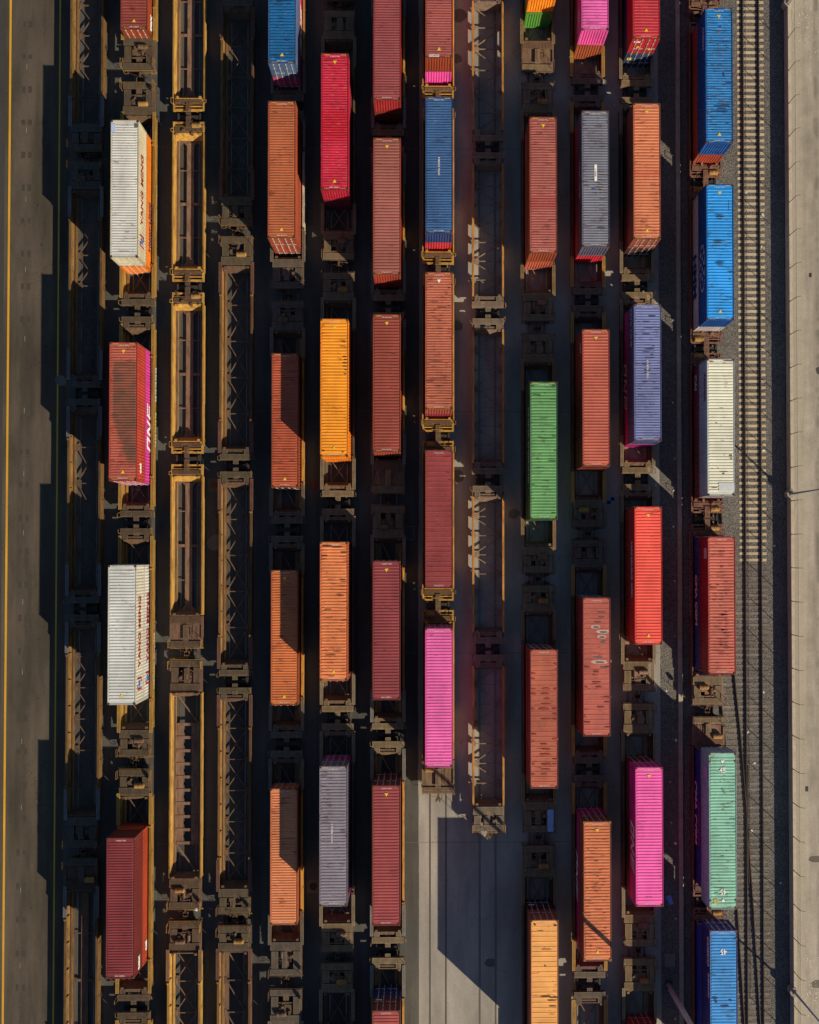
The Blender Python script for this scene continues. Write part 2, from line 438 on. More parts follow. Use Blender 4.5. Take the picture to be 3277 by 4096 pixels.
def container(row, x, y, z, L, roof, side, label, group, kind='fine', door='S', wear=0.35, rust=0.12,
              tri='', ids=None, cast=None, mat=None, hazard=True, detail=True):
    t = thing('shipping_container', label, 'container', (x, y, z), 0, group)
    kw = dict(wear=wear, rust=rust)
    fr = tuple(0.82 * v for v in side[:3]) + (1,)
    obj('frame', cached(('fr', L), lambda: frame_mb(L), 'frame'), M_PAINT, t, fr, rust=rust + 0.2, wear=wear)
    obj('roof', cached(('rf', L, kind), lambda: roof_mb(L, kind), 'roof'), mat or M_PAINT, t, roof, **kw)
    for s in (-1, 1): obj('side_wall', cached(('sw', L, s), lambda s=s: side_mb(L, s), 'side_wall'), M_PAINT, t, side, wear=wear * 0.5, rust=rust * 0.6)
    dn = door == 'N'
    obj('end_wall', cached(('ew', L), lambda: endwall_mb(L), 'end_wall'), M_PAINT, t, side, (0, 0, 0), 0 if dn else PI, wear * 0.5, rust * 0.6)
    ry = PI if dn else 0
    yy = L / 2 if dn else -L / 2
    for s in (-1, 1):
        d = obj('door', cached(('dr', s), lambda s=s: door_mb(s), 'door'), M_PAINT, t, side, (0, yy, 0), ry, wear * 0.4, rust)
        for k in ((0.30, 0.80) if s > 0 else (-0.30, -0.80)):
            obj('locking_bar', cached('bar', bar_mb, 'locking_bar'), M_GALV, d, RODS, (k, 0, 0), 0)
    if not detail: return t
    cc = cast or CAST
    for sx in (-1, 1):
        for sy in (-1, 1):
            c = obj('corner_casting', cached('cast', casting_mb, 'corner_casting'), M_PAINT, t, cc, (sx * (HW - 0.086), sy * (L / 2 - 0.089), HGT - 0.112), 0, 0.5, 0.5)
            obj('twistlock_hole', cached('hole', hole_mb, 'twistlock_hole'), M_DARK, c, (0.006, 0.005, 0.005, 1))
    zt = HGT - 0.045
    if ids:
        a, bb = ids if isinstance(ids, tuple) else (ids, ids)
        if bb: lettering(t, bb, 0.165, (0.0, -L / 2 + 0.24, zt), 'up', OFFW, 0.0, 'code_lettering', 0.82)
        if a: lettering(t, a, 0.165, (0.0, L / 2 - 0.24, zt), 'up180', OFFW, 0.0, 'code_lettering', 0.82)
    for ch in tri:
        sgn = 1 if ch in 'Nn' else -1
        obj('warning_triangle', cached('tri', tri_mb, 'warning_triangle'), M_TEXT, t, YEL if ch.isupper() else WHITE, (0.0, sgn * (L / 2 - 0.78), HGT - 0.006), 0 if sgn < 0 else PI)
    if hazard:
        for sy in (-1, 1):
            for sx in (-1, 1):
                obj('hazard_stripes', cached('haz', hazard_mb, 'hazard_stripes'), M_TEXT, t, rgb(215, 180, 90), (sx * 0.72, sy * (L / 2 - 0.115) - 0.05, zt), 0)
    return t
def side_text(t, s, size, y, face, color, z=1.45, bold=0.03, squash=1.0, name='side_lettering'):
    return lettering(t, s, size, ((HW + 0.006) * (1 if face == 'E' else -1), y, z), face, color, bold, name, squash)
def side_shape(t, name, polys, face, color, x=None):
    """flat polygons given as (along, up): along runs in reading direction"""
    b = MB(); sg = 1 if face == 'E' else -1
    for pts in polys: b.prism([(sg * u, w) for u, w in pts], 'x', 0.0, 0.006 * sg)
    return obj(name, b.build(name), M_TEXT, t, color, (((HW + 0.004) * sg) if x is None else x, 0, 0))
def rect(a, b, c, d): return [(a, c), (b, c), (b, d), (a, d)]
def one_mark(t, y, face):
    """big italic O N E, the bars of the E broken into a dotted grid; y is the middle of the word"""
    sg = 1 if face == 'E' else -1
    sl = lambda pts: [(0.62 * u + 0.24 * (w - 1.45) + sg * y, w) for u, w in pts]
    P = []
    P += [sl(rect(-3.3, -2.9, 0.65, 2.25)), sl(rect(-1.95, -1.55, 0.65, 2.25)), sl(rect(-2.9, -1.95, 0.65, 1.0)), sl(rect(-2.9, -1.95, 1.9, 2.25))]
    P += [sl(rect(-1.05, -0.65, 0.65, 2.25)), sl(rect(0.45, 0.85, 0.65, 2.25)), sl([(-0.65, 1.75), (-0.65, 2.25), (0.45, 1.15), (0.45, 0.65)])]
    P += [sl(rect(1.45, 1.85, 0.65, 2.25))]
    for k in range(4):
        for w in (0.65, 1.27, 1.9): P.append(sl(rect(1.98 + k * 0.36, 2.22 + k * 0.36, w, w + 0.35)))
    side_shape(t, 'carrier_lettering', P, face, WHITE)
def ym_mark(t, y):
    RED = rgb(165, 20, 45)
    side_text(t, 'YANG MING', 1.10, y, 'E', RED, 1.5, 0.022, 1.03)
    P = [[(u + y - 4.6, w) for u, w in q] for q in (rect(-0.55, -0.40, 0.8, 2.15), rect(0.40, 0.55, 0.8, 2.15), rect(-0.40, -0.1, 1.95, 2.15), rect(0.1, 0.4, 0.8, 1.0))]
    side_shape(t, 'emblem', P, 'E', RED)
    side_shape(t, 'emblem', [[(y - 4.6 + 0.3 * math.cos(a * PI / 5), 1.5 + 0.3 * math.sin(a * PI / 5)) for a in range(10)]], 'E', rgb(40, 110, 200))

# ------------------------------------------------------------------ well cars
def walkway_mb(w, d, along='x', bars=6):
    """open grating: a rim and bars. w across x, d along y, top at z=0"""
    b = MB(); r = 0.035
    b.box(-w / 2, w / 2, 0, r, -0.06, 0); b.box(-w / 2, w / 2, d - r, d, -0.06, 0)
    b.box(-w / 2, -w / 2 + r, r, d - r, -0.06, 0); b.box(w / 2 - r, w / 2, r, d - r, -0.06, 0)
    if along == 'x':
        p = (d - 2 * r) / bars
        for k in range(bars): b.box(-w / 2 + r, w / 2 - r, r + (k + 0.2) * p, r + (k + 0.76) * p, -0.05, -0.004)
        for sx in (-0.25, 0.0, 0.25): b.box(sx * w - 0.02, sx * w + 0.02, r, d - r, -0.075, -0.0505)
    else:
        p = (w - 2 * r) / bars
        for k in range(bars): b.box(-w / 2 + r + (k + 0.2) * p, -w / 2 + r + (k + 0.76) * p, r, d - r, -0.05, -0.004)
        m = max(1, int(d / 0.85))
        for k in range(1, m): b.box(-w / 2 + r, w / 2 - r, d * k / m - 0.025, d * k / m + 0.025, -0.04, 0.004)
    return b
def sill_mb(L, s, kind):
    b = MB(); h = L / 2
    if kind == 'girder':                      # deep inclined side plate with a top chord
        pr = [(1.47, 0.30), (1.47, 1.17), (1.48, 1.17), (1.48, 1.25), (1.37, 1.25), (1.37, 1.17), (1.42, 1.15), (1.24, 0.40), (1.02, 0.385), (1.02, 0.30)]
    elif kind == 'chord':                     # thin solid side plate with a top chord
        pr = [(1.455, 0.33), (1.455, 1.40), (1.47, 1.40), (1.47, 1.50), (1.30, 1.50), (1.30, 1.40), (1.43, 1.385), (1.43, 0.46), (1.33, 0.445), (1.33, 0.33)]
        n = int(round(L / 1.9))
        for i in range(n + 1):
            y = max(-h + 0.3, min(h - 0.3, -h + L * i / n))
            b.prism([(s * 1.43, 0.47), (s * 1.43, 1.38), (s * 1.33, 1.2), (s * 1.31, 0.46)], 'y', y - 0.03, y + 0.03)
            b.prism([(y - 0.26, 0.329), (y + 0.26, 0.329), (y + 0.15, 0.06), (y - 0.15, 0.06)], 'x', *sorted((s * 1.37, s * 1.45)))
    else:                                     # 'plate' : wide top flange, web, inner ledge
        pr = [(1.50, 0.34), (1.50, 1.32), (1.515, 1.34), (1.515, 1.47), (1.33, 1.47), (1.33, 1.39), (1.44, 1.37), (1.44, 0.66), (1.29, 0.42), (1.02, 0.40), (1.02, 0.34)]
    b.prism([(s * u, w) for u, w in pr], 'y', -h, h)
    if kind == 'plate':
        n = int(L / 2.2)
        for i in range(n + 1):
            y = -h + 0.1 + (L - 0.2) * i / n
            b.prism([(s * 1.44, 0.43), (s * 1.44, 1.36), (s * 1.35, 1.15), (s * 1.31, 0.44)], 'y', y - 0.025, y + 0.025)
            b.cbox(s * 1.516, y, 0.80, 0.03, 0.09, 0.90)
    return b
def cap_mb(L, s, kind):
    b = MB(); h = L / 2
    x0, x1, z = {'girder': (1.365, 1.484, 1.2505), 'chord': (1.296, 1.474, 1.5005), 'plate': (1.326, 1.519, 1.4705)}[kind]
    b.box(*sorted((s * x0, s * x1)), -h, h, z, z + 0.018)
    return b
def stringer_mb(L, s, kind):
    b = MB(); h = L / 2
    if kind == 'girder': b.prism([(s * 1.235, 0.402), (s * 1.04, 0.40), (s * 1.04, 0.44), (s * 1.235, 0.442)], 'y', -h + 0.5, h - 0.5)
    else: b.prism([(s * 1.27, 0.425), (s * 1.20, 0.415), (s * 1.20, 0.50), (s * 1.27, 0.50)], 'y', -h + 0.45, h - 0.45)
    return b
def floor_mb(L, kind):
    b = MB(); h = L / 2; z = 0.36
    if kind in ('truss', 'diag', 'star'):
        n = max(4, int(round(L / (1.9 if kind == 'star' else 3.1)))); p = L / n
        wd = 1.02 if kind != 'star' else 1.34; cw = 0.038 if kind != 'diag' else 0.055
        for i in range(n + 1):
            y = -h + i * p
            b.box(-wd, wd, y - cw, y + cw, z - 0.05, z + 0.06)
            for s in (-1, 1): b.prism([(s * wd, y - 0.38), (s * wd, y + 0.38), (s * (wd - 0.24), y + 0.16), (s * (wd - 0.24), y - 0.16)], 'z', z - 0.045, z + 0.066)
            if i < n:
                y2 = y + p
                if kind == 'diag': b.beam((-wd + 0.2, y2 - 0.1, z), (wd - 0.15, y + 0.1, z), 0.11, 0.10)
                elif kind == 'star':
                    sg = 1 if i % 2 else -1
                    b.beam((sg * wd, y + 0.05, z), (-sg * wd, y2 - 0.05, z), 0.085, 0.10)
                    if i % 2 == 0: b.cbox(-wd + 0.28, y, z + 0.02, 0.5, 0.42, 0.10)
                else:
                    b.beam((-wd + 0.1, y + 0.1, z - 0.005), (wd - 0.1, y2 - 0.1, z - 0.005), 0.08, 0.09)
                    b.beam((wd - 0.1, y + 0.1, z + 0.004), (-wd + 0.1, y2 - 0.1, z + 0.004), 0.08, 0.09)
        if kind == 'diag':
            for s in (-1, 1): b.box(min(s * 0.62, s * 1.04), max(s * 0.62, s * 1.04), -h, h, z - 0.07, z - 0.052)
    elif kind == 'slots':
        z = 0.22
        b.box(-0.33, 0.33, -h + 0.55, h - 0.55, z - 0.08, z + 0.06)
        for s in (-1, 1):
            xa, xb = sorted((s * 0.98, s * 1.19)); b.box(xa, xb, -h + 0.55, h - 0.55, z - 0.04, z + 0.02)
            for sy in (-1, 1):
                for cx, sg in ((0.335, 1), (0.975, -1)):
                    yy = sy * (h - 0.56)
                    b.prism([(s * cx, yy), (s * (cx + sg * 0.26), yy), (s * cx, yy - sy * 0.30)], 'z', z - 0.03, z + 0.018)
        for sy in (-1, 1):
            ya, yb = sorted((sy * (h - 0.55), sy * h)); b.box(-1.19, 1.19, ya, yb, z - 0.04, z + 0.024)
        n = 4
        for i in range(1, n):
            y = -h + L * i / n; w = 0.13 if i == 2 else 0.045
            for s in (-1, 1):
                xa, xb = sorted((s * 0.332, s * 0.978)); b.box(xa, xb, y - w, y + w, z - 0.03, z + 0.03)
    elif kind == 'plate':
        n = 9; a, c = -h + 3.0, h - 3.0; p = (c - a) / n
        b.box(-1.12, -0.36, a, c, z - 0.03, z + 0.02); b.box(0.36, 1.12, a, c, z - 0.03, z + 0.02)
        for i in range(n + 1):
            y = a + i * p
            b.box(-1.16, 1.16, y - 0.13, y + 0.13, z + 0.021, z + 0.06)
        for sy in (-1, 1):
            b.beam((-1.0 * sy, sy * (h - 0.2), z), (1.0 * sy, sy * (h - 2.9), z), 0.13, 0.1)
            b.box(-1.1, 1.1, *sorted((sy * h, sy * (h - 0.3))), z - 0.04, z + 0.03)
    return b
def bulkhead_mb(w=1.27, slope=0.34, dz=0.0):
    """sloped plate closing the well, t=0 at the well end, going inwards (-y)"""
    b = MB()
    b.prism([(-slope, 0.40), (-slope + 0.05, 0.38), (0.06, 1.04 + dz), (0.06, 1.10 + dz), (-0.02, 1.10 + dz)], 'x', -w, w)
    for s in (-1, 1): b.cbox(s * (w - 0.22), -0.09, 1.12 + dz, 0.24, 0.20, 0.10)
    return b
def endframe_mb(e, deep=0.45, w=1.46, centre=True):
    """side beams, cross bearers and centre sill from t=0.06 to t=e"""
    b = MB()
    for s in (-1, 1):
        xa, xb = sorted((s * (w - 0.17), s * w)); b.box(xa, xb, 0.07, e, deep + 0.2, 1.04)
    b.box(-w + 0.17, w - 0.17, 0.07, 0.30, deep, 1.03)
    b.box(-w + 0.17, w - 0.17, e - 0.16, e - 0.01, deep + 0.25, 1.03)
    if centre: b.box(-0.26, 0.26, 0.30, e - 0.17, 0.55, 0.98)
    return b
def plate_deck_mb(e):
    b = MB(); b.box(-1.36, 1.36, 0.10, e - 0.75, 0.98, 1.055)
    b.box(-1.36, 1.36, e - 0.745, e - 0.30, 0.98, 1.02)
    for s in (-1, 1): b.box(min(s * 1.365, s * 1.50), max(s * 1.365, s * 1.50), 0.10, e - 0.9, 0.6, 1.18)
    return b
def truck_frame_mb():
    b = MB()
    for s in (-1, 1):
        x = s * 1.0
        b.prism([(-1.25, 0.40), (-1.25, 0.58), (-0.45, 0.66), (-0.35, 0.86), (0.35, 0.86), (0.45, 0.66), (1.25, 0.58), (1.25, 0.40), (0.6, 0.30), (0.35, 0.20), (-0.35, 0.20), (-0.6, 0.30)], 'x', x - 0.09, x + 0.09)
    b.box(-0.90, 0.90, -0.20, 0.20, 0.52, 0.80)
    b.tube((0, 0, 0.80), (0, 0, 0.90), 0.28, 14)
    return b
def wheelset_mb():
    b = MB()
    b.tube((-1.08, 0, 0.46), (1.08, 0, 0.46), 0.075, 8)
    for s in (-1, 1):
        b.tube((s * 0.70, 0, 0.46), (s * 0.835, 0, 0.46), 0.455, 22)
        b.tube((s * 0.672, 0, 0.46), (s * 0.70, 0, 0.46), 0.485, 22)
        b.tube((s * 0.836, 0, 0.46), (s * 0.86, 0, 0.46), 0.17, 12)
    return b
def coupler_mb():
    b = MB()
    b.box(-0.09, 0.09, -0.35, 0.45, 0.74, 0.95)
    b.prism([(-0.15, 0.45), (0.13, 0.45), (0.24, 0.62), (0.24, 0.80), (0.12, 0.80), (0.07, 0.66), (-0.04, 0.66), (-0.10, 0.82), (-0.22, 0.78), (-0.22, 0.55)], 'z', 0.70, 0.98)
    b.path([(0.1, 0.35, 0.85), (0.55, 0.28, 0.95), (1.05, 0.05, 0.95)], 0.02)
    b.path([(-0.25, 0.0, 0.8), (-0.38, 0.35, 0.55), (-0.30, 0.75, 0.50)], 0.035)
    return b
def tank_mb(r=0.24, l=0.95):
    b = MB(); prof = [(-l / 2, r * 0.55), (-l / 2 + 0.09, r), (l / 2 - 0.09, r), (l / 2, r * 0.55)]
    for (a, ra), (c, rc) in zip(prof, prof[1:]): b.tube((a, 0, 0), (c, 0, 0), ra, 16, rc)
    b.cbox(-l * 0.22, 0, -r * 0.6, 0.06, r * 1.9, r * 1.3); b.cbox(l * 0.22, 0, -r * 0.6, 0.06, r * 1.9, r * 1.3)
    b.cbox(0.0, 0, r * 0.99, 0.16, 0.14, 0.03)
    return b
def pipe_mb(seed=0):
    b = MB(); rr = random.Random(seed)
    for k in range(1):
        x = -1.0 + rr.random() * 2; y = rr.random() * 1.2; z = 1.08 + 0.05 * rr.random()
        pts = [(x, y, z - 0.15)]
        for j in range(3):
            x = max(-1.15, min(1.15, x + (rr.random() - 0.5) * 1.1)); y = max(0, min(1.5, y + (rr.random() - 0.4) * 0.7)); pts.append((x, y, z + 0.1 * rr.random()))
        b.path(pts, 0.022, 6)
    return b
def piping(p, seed, col, t):
    for k in range(4):
        p('brake_pipe', cached(('pip', seed % 3, k), lambda k=k: pipe_mb(seed % 3 * 5 + k), 'brake_pipe'), M_STEEL, col, t)
    p('brake_valve', cached('bv', lambda: MB().cbox(0, 0, 0, 0.32, 0.28, 0.22).cbox(0.02, 0.02, 0.14, 0.2, 0.16, 0.06), 'brake_valve'), M_STEEL, col, t + 0.5, -0.5, 1.13)
    p('brake_valve', cached('bv2', lambda: MB().cbox(0, 0, 0, 0.20, 0.34, 0.18), 'brake_valve'), M_STEEL, col, t + 0.2, 0.35, 1.14)
def handrail_mb(e, hgt=1.0):
    b = MB()
    for s in (-1, 1):
        x = s * 1.50
        b.path([(x, e - 0.75, 0.95), (x, e - 0.75, 0.95 + hgt), (x, e - 0.05, 0.95 + hgt), (x, e - 0.05, 0.75)], 0.02)
        b.path([(x, e - 0.75, 1.45), (x, e - 0.05, 1.45)], 0.016)
        b.path([(x - s * 0.02, e + 0.02, 0.9), (x - s * 0.02, e + 0.10, 0.45), (x - s * 0.40, e + 0.10, 0.45), (x - s * 0.40, e + 0.02, 0.9)], 0.018)
    b.path([(-1.46, e + 0.05, 1.0), (-1.46, e + 0.05, 1.12), (-0.5, e + 0.05, 1.12), (0.5, e + 0.05, 1.12), (1.46, e + 0.05, 1.12), (1.46, e + 0.05, 1.0)], 0.018)
    return b
def ladder_mb():
    b = MB()
    for x in (-0.17, 0.17): b.path([(x, 0, 0), (x, 1.35, 0.02), (x * 0.7, 1.55, 0.0)], 0.02)
    for k in range(5): b.path([(-0.17, 0.12 + k * 0.3, 0), (0.17, 0.12 + k * 0.3, 0)], 0.016)
    return b
def bracket_mb():
    b = MB(); b.box(-0.13, 0.13, -0.11, 0.11, 1.15, 1.24); b.box(-0.10, -0.04, -0.08, 0.08, 1.2405, 1.33); b.box(0.04, 0.10, -0.08, 0.08, 1.2405, 1.33)
    return b

DARK = (0.035, 0.028, 0.024, 1)
TANKY = rgb(165, 120, 60)
def put(par, name, mesh, mat, color, t, sgn, half, dx=0.0, z=0.0, **kw):
    """place an end mesh: t outwards from the well end, on the north (+1) or south (-1) end"""
    o = obj(name, mesh, mat, par, color, (dx * sgn, sgn * (half + t), z), 0 if sgn > 0 else PI, **kw)
    return o
def truck(root, y, color=DARK):
    tk = obj('truck_frame', cached('tf', truck_frame_mb, 'truck_frame'), M_DARK, root, color, (0, y, 0))
    for dy in (-0.86, 0.86): obj('wheelset', cached('ws', wheelset_mb, 'wheelset'), M_DARK, tk, (0.05, 0.042, 0.038, 1), (0, dy, 0))
def build_end(root, sgn, half, kind, e, pal, seed):
    sill, deck, walk = pal['sill'], pal['deck'], pal['walk']
    dz = 0.31 if pal['sk'] != 'girder' else 0.08
    p = lambda name, mesh, mat, col, t, dx=0.0, z=0.0: put(root, name, mesh, mat, col, t, sgn, half, dx, z + (dz if name not in ('bulkhead', 'coupler') else 0.0))
    rr = random.Random(seed)
    if kind == 'artic53':
        p('bulkhead', cached('bh', lambda: bulkhead_mb(1.27, 0.40, 0.31), 'bulkhead'), M_STEEL, deck, 0)
        p('end_platform', cached(('ef', 1.02), lambda: endframe_mb(1.02), 'end_platform'), M_STEEL, deck, 0)
        p('crossover_walkway', cached('cw', lambda: walkway_mb(2.86, 0.56, 'x', 6), 'crossover_walkway'), M_GRATE, walk, 0.46, 0, 1.19)
        for s in (-1, 1):
            p('step_grating', cached('pad', lambda: walkway_mb(0.50, 0.42, 'y', 4), 'step_grating'), M_GRATE, walk, 0.0, s * 1.0, 1.15)
        p('step_plate', cached('stp', lambda: walkway_mb(0.48, 0.34, 'y', 5), 'step_plate'), M_GRATE, walk, 1.04, 0, 1.14)
        p('hose_bracket', cached('hb', lambda: MB().path([(-1.42, 0.5, 1.1), (-1.62, 0.62, 1.2), (-1.66, 0.9, 1.1), (-1.56, 1.05, 0.8)], 0.025), 'hose_bracket'), M_STEEL, sill, 0)
        p('grab_rail', cached('grl', lambda: MB().path([(1.42, 0.55, 1.1), (1.52, 0.75, 1.9), (1.52, 1.05, 1.9), (1.45, 1.05, 1.0)], 0.02), 'grab_rail'), M_STEEL, sill, 0)
    elif kind == 'artic40':
        p('bulkhead', cached('bh4', lambda: bulkhead_mb(1.27, 0.42, 0.08), 'bulkhead'), M_STEEL, sill, 0)
        p('end_platform', cached(('ef40', 1.12), lambda: endframe_mb(1.12, 0.5, 1.46, False).box(-1.29, 1.29, 0.31, 0.94, 0.50, 0.54), 'end_platform'), M_STEEL, sill, 0)
        p('crossover_walkway', cached('cw4', lambda: walkway_mb(2.5, 0.40, 'x', 4), 'crossover_walkway'), M_GRATE, deck, 0.16, 0, 1.14)
        p('centre_walkway', cached('ctw', lambda: walkway_mb(0.46, 1.02, 'y', 4), 'centre_walkway'), M_GRATE, deck, 0.52, 0, 1.24)
        p('tie_bar', cached('tie', lambda: MB().tube((-1.28, 0, 0), (1.28, 0, 0), 0.06, 10), 'tie_bar'), M_STEEL, sill, 0.70, 0, 0.98)
        if rr.random() < 0.45:
            p('air_tank', cached('tank', tank_mb, 'air_tank'), M_STEEL, TANKY, 0.74, 0.72 * rr.choice((-1, 1)), 1.12)
            piping(p, seed, deck, -0.25)
        p('grab_iron', cached('gi', lambda: MB().path([(-1.4, 0.1, 1.15), (-1.62, 0.15, 1.25), (-1.62, 0.42, 1.2), (-1.4, 0.48, 1.15)], 0.022), 'grab_iron'), M_STEEL, sill, 0)
        p('grab_iron', cached('gi2', lambda: MB().path([(1.4, 0.0, 1.15), (1.56, 0.1, 1.5), (1.56, 0.55, 1.5), (1.4, 0.6, 1.15)], 0.022), 'grab_iron'), M_STEEL, sill, 0)
    else:
        ee = round(e, 1)
        p('bulkhead', cached('bh', lambda: bulkhead_mb(1.27, 0.40, 0.31), 'bulkhead'), M_STEEL, deck if kind != 'girder_end' else sill, 0)
        p('end_platform', cached(('ef', ee), lambda: endframe_mb(ee), 'end_platform'), M_STEEL, deck, 0)
        p('crossover_walkway', cached('cwl', lambda: walkway_mb(2.80, 0.74, 'x', 8), 'crossover_walkway'), M_GRATE, walk if kind != 'deck' else deck, 0.12, 0, 1.21)
        p('crossover_walkway', cached('cwe', lambda: walkway_mb(2.84, 0.56, 'x', 6), 'crossover_walkway'), M_GRATE, walk, ee - 0.60, 0, 1.16)
        if kind == 'deck':
            p('deck_plate', cached(('pd', ee), lambda: plate_deck_mb(ee), 'deck_plate'), M_STEEL, deck, 0)
            p('centre_walkway', cached(('cwd', ee), lambda: walkway_mb(0.50, ee - 1.55, 'y', 5), 'centre_walkway'), M_GRATE, walk, 0.90, 0, 1.30)
            p('folded_ladder', cached('lad', ladder_mb, 'folded_ladder'), M_STEEL, deck, 0.35, -0.62, 1.22)
            if pal.get('tank'): p('air_tank', cached('tank', tank_mb, 'air_tank'), M_STEEL, TANKY, 0.95, 0.80, 1.30)
        else:
            for s in (-1, 1):
                p('side_grating', cached(('sg', ee), lambda: walkway_mb(0.62, ee - 1.64, 'y', 6), 'side_grating'), M_GRATE, walk, 0.96, s * 1.00, 1.18)
            p('brake_platform', cached(('bp', ee), lambda: MB().box(-0.62, 0.62, 0.88, 0.88 + 0.52 * (ee - 1.5), 0.99, 1.03), 'brake_platform'), M_STEEL, deck, 0)
            piping(p, seed, deck, 0.9)
            v = (seed // 2) % 3
            p('brake_cylinder', cached('bcy', lambda: MB().tube((0, -0.28, 0), (0, 0.22, 0), 0.15, 14).tube((0, 0.22, 0), (0, 0.55, 0), 0.03, 8), 'brake_cylinder'), M_STEEL, deck, 1.35 + 0.1 * v, (0.36, -0.34, 0.1)[v], 1.12)
            p('brake_lever', cached('blv', lambda: MB().beam((-0.5, 0, 0), (0.5, 0.12, 0), 0.07, 0.04), 'brake_lever'), M_STEEL, deck, 1.75 + 0.12 * v, (-0.1, 0.15, 0.0)[v], 1.06)
            p('cross_beam', cached('xb', lambda: MB().box(-0.64, 0.64, -0.06, 0.06, 0.0, 0.10), 'cross_beam'), M_STEEL, deck, (1.62, 1.95, 1.5)[v], 0, 0.97)
            p('brake_wheel', cached('bwh', lambda: MB().prism([(0.26 * math.cos(k * PI / 10), 0.26 * math.sin(k * PI / 10)) for k in range(20)], 'x', -0.02, 0.02).tube((-0.2, 0, 0), (0.1, 0, 0), 0.03, 8), 'brake_wheel'), M_STEEL, deck, ee - 0.72, (-1.36, 1.36, -1.36)[v], 1.45)
            p('cut_lever', cached('ctl', lambda: MB().path([(-1.46, 0.0, 0.9), (-1.60, 0.12, 0.7), (-1.0, 0.16, 0.82), (-0.1, 0.2, 0.86)], 0.02), 'cut_lever'), M_STEEL, sill, ee)
            if seed % 3 != 1:
                p('air_tank', cached('tank', tank_mb, 'air_tank'), M_STEEL, TANKY if seed % 2 else deck, 1.05, (-0.4, 0.45)[seed % 2], 1.32)
            else:
                p('centre_walkway', cached(('cwc', ee), lambda: walkway_mb(0.46, ee - 1.70, 'y', 5), 'centre_walkway'), M_GRATE, walk, 0.95, 0.1, 1.25)
        p('handrail', cached(('hr', ee), lambda: handrail_mb(ee), 'handrail'), M_STEEL, sill, 0)
        p('coupler', cached('cpl', coupler_mb, 'coupler'), M_STEEL, rgb(105, 75, 55), ee)

def well_car(x, z, yN, yS, kN, kS, eN, eS, floor, sillkind, pal, label, group, seed, truckN=None, truckS=None):
    y0 = (yN + yS) / 2; half = (yN - yS) / 2; L = round(yN - yS, 1)
    t = thing('well_car', label, 'rail car', (x, y0, z), 0, group)
    ext = 0.0
    for s in (-1, 1):
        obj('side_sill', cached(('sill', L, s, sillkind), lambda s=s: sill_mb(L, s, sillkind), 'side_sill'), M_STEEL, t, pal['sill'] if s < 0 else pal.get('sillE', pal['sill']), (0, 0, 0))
    if True:
        for s in (-1, 1):
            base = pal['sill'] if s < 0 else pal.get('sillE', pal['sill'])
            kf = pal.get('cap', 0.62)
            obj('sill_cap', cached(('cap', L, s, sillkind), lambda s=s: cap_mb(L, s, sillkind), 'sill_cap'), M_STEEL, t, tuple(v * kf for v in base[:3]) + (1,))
            if sillkind != 'chord': obj('stringer', cached(('str', L, s, sillkind), lambda s=s: stringer_mb(L, s, sillkind), 'stringer'), M_STEEL, t, tuple(v * 1.1 for v in pal['deck'][:3]) + (1,))
    obj('well_floor', cached(('floor', L, floor), lambda: floor_mb(L, floor), 'well_floor'), M_STEEL, t, tuple(min(0.3, v * 1.5) for v in pal['deck'][:3]) + (1,))
    build_end(t, 1, half, kN, eN, pal, seed)
    build_end(t, -1, half, kS, eS, pal, seed + 1)
    if sillkind == 'plate':
        for sy in (-1, 1):
            for sx in (-1, 1):
                obj('side_walkway', cached('sdw', lambda: walkway_mb(0.30, 2.85, 'y', 3), 'side_walkway'), M_GRATE, t, pal['side_walk'], (sx * 1.47, sy * (half - 2.5) + (0 if sy > 0 else -2.85), 1.535))
                obj('container_guide', cached('brk', bracket_mb, 'container_guide'), M_STEEL, t, pal['sill'], (sx * 1.42, sy * (half - 2.68), 0.32))
    if truckN is not None: truck(t, truckN - y0)
    if truckS is not None: truck(t, truckS - y0)
    return t

# ================================================================== THE PLACE
# x runs east, y north, z up; rail heads are at z = 0.  All numbers are metres.
TRACK = dict(A=-31.04, B=-26.26, C=-21.69, D=-17.17, E=-12.44, F=-7.77, G=-3.14, H=1.47, I=6.09, J=10.73, K=15.38, L=19.97, M=26.50)
ROWS = 'ABCDEFGHIJKLM'
ORD = ['first', 'second', 'third', 'fourth', 'fifth', 'sixth', 'seventh', 'eighth', 'ninth', 'tenth', 'eleventh', 'twelfth', 'thirteenth']

# ------------------------------------------------------------------ ground
def sheet(name, x0, x1, y0, y1, z, mat, kind='structure', color=(1, 1, 1, 1)):
    b = MB(); b.add([(x0, y0, z), (x1, y0, z), (x1, y1, z), (x0, y1, z)], [(0, 1, 2, 3)])
    return struct(obj(name, b.build(name), mat, None, color), kind)
BIG = 900
sheet('ground', -BIG, BIG, -BIG, BIG, -0.30, M_GRAV)
def block(name, prof, mat, color=(1, 1, 1, 1), y0=-BIG, y1=BIG):
    return struct(obj(name, MB().prism(prof, 'y', y0, y1).build(name), mat, None, color))
block('road_pavement', [(-BIG, -0.4), (-33.2, -0.4), (-33.2, -0.02), (-BIG, -0.02)], M_APRON)
block('yard_pavement', [(-33.198, -0.4), (-0.30, -0.4), (-0.30, -0.022), (-33.198, -0.022)], M_ASPH)
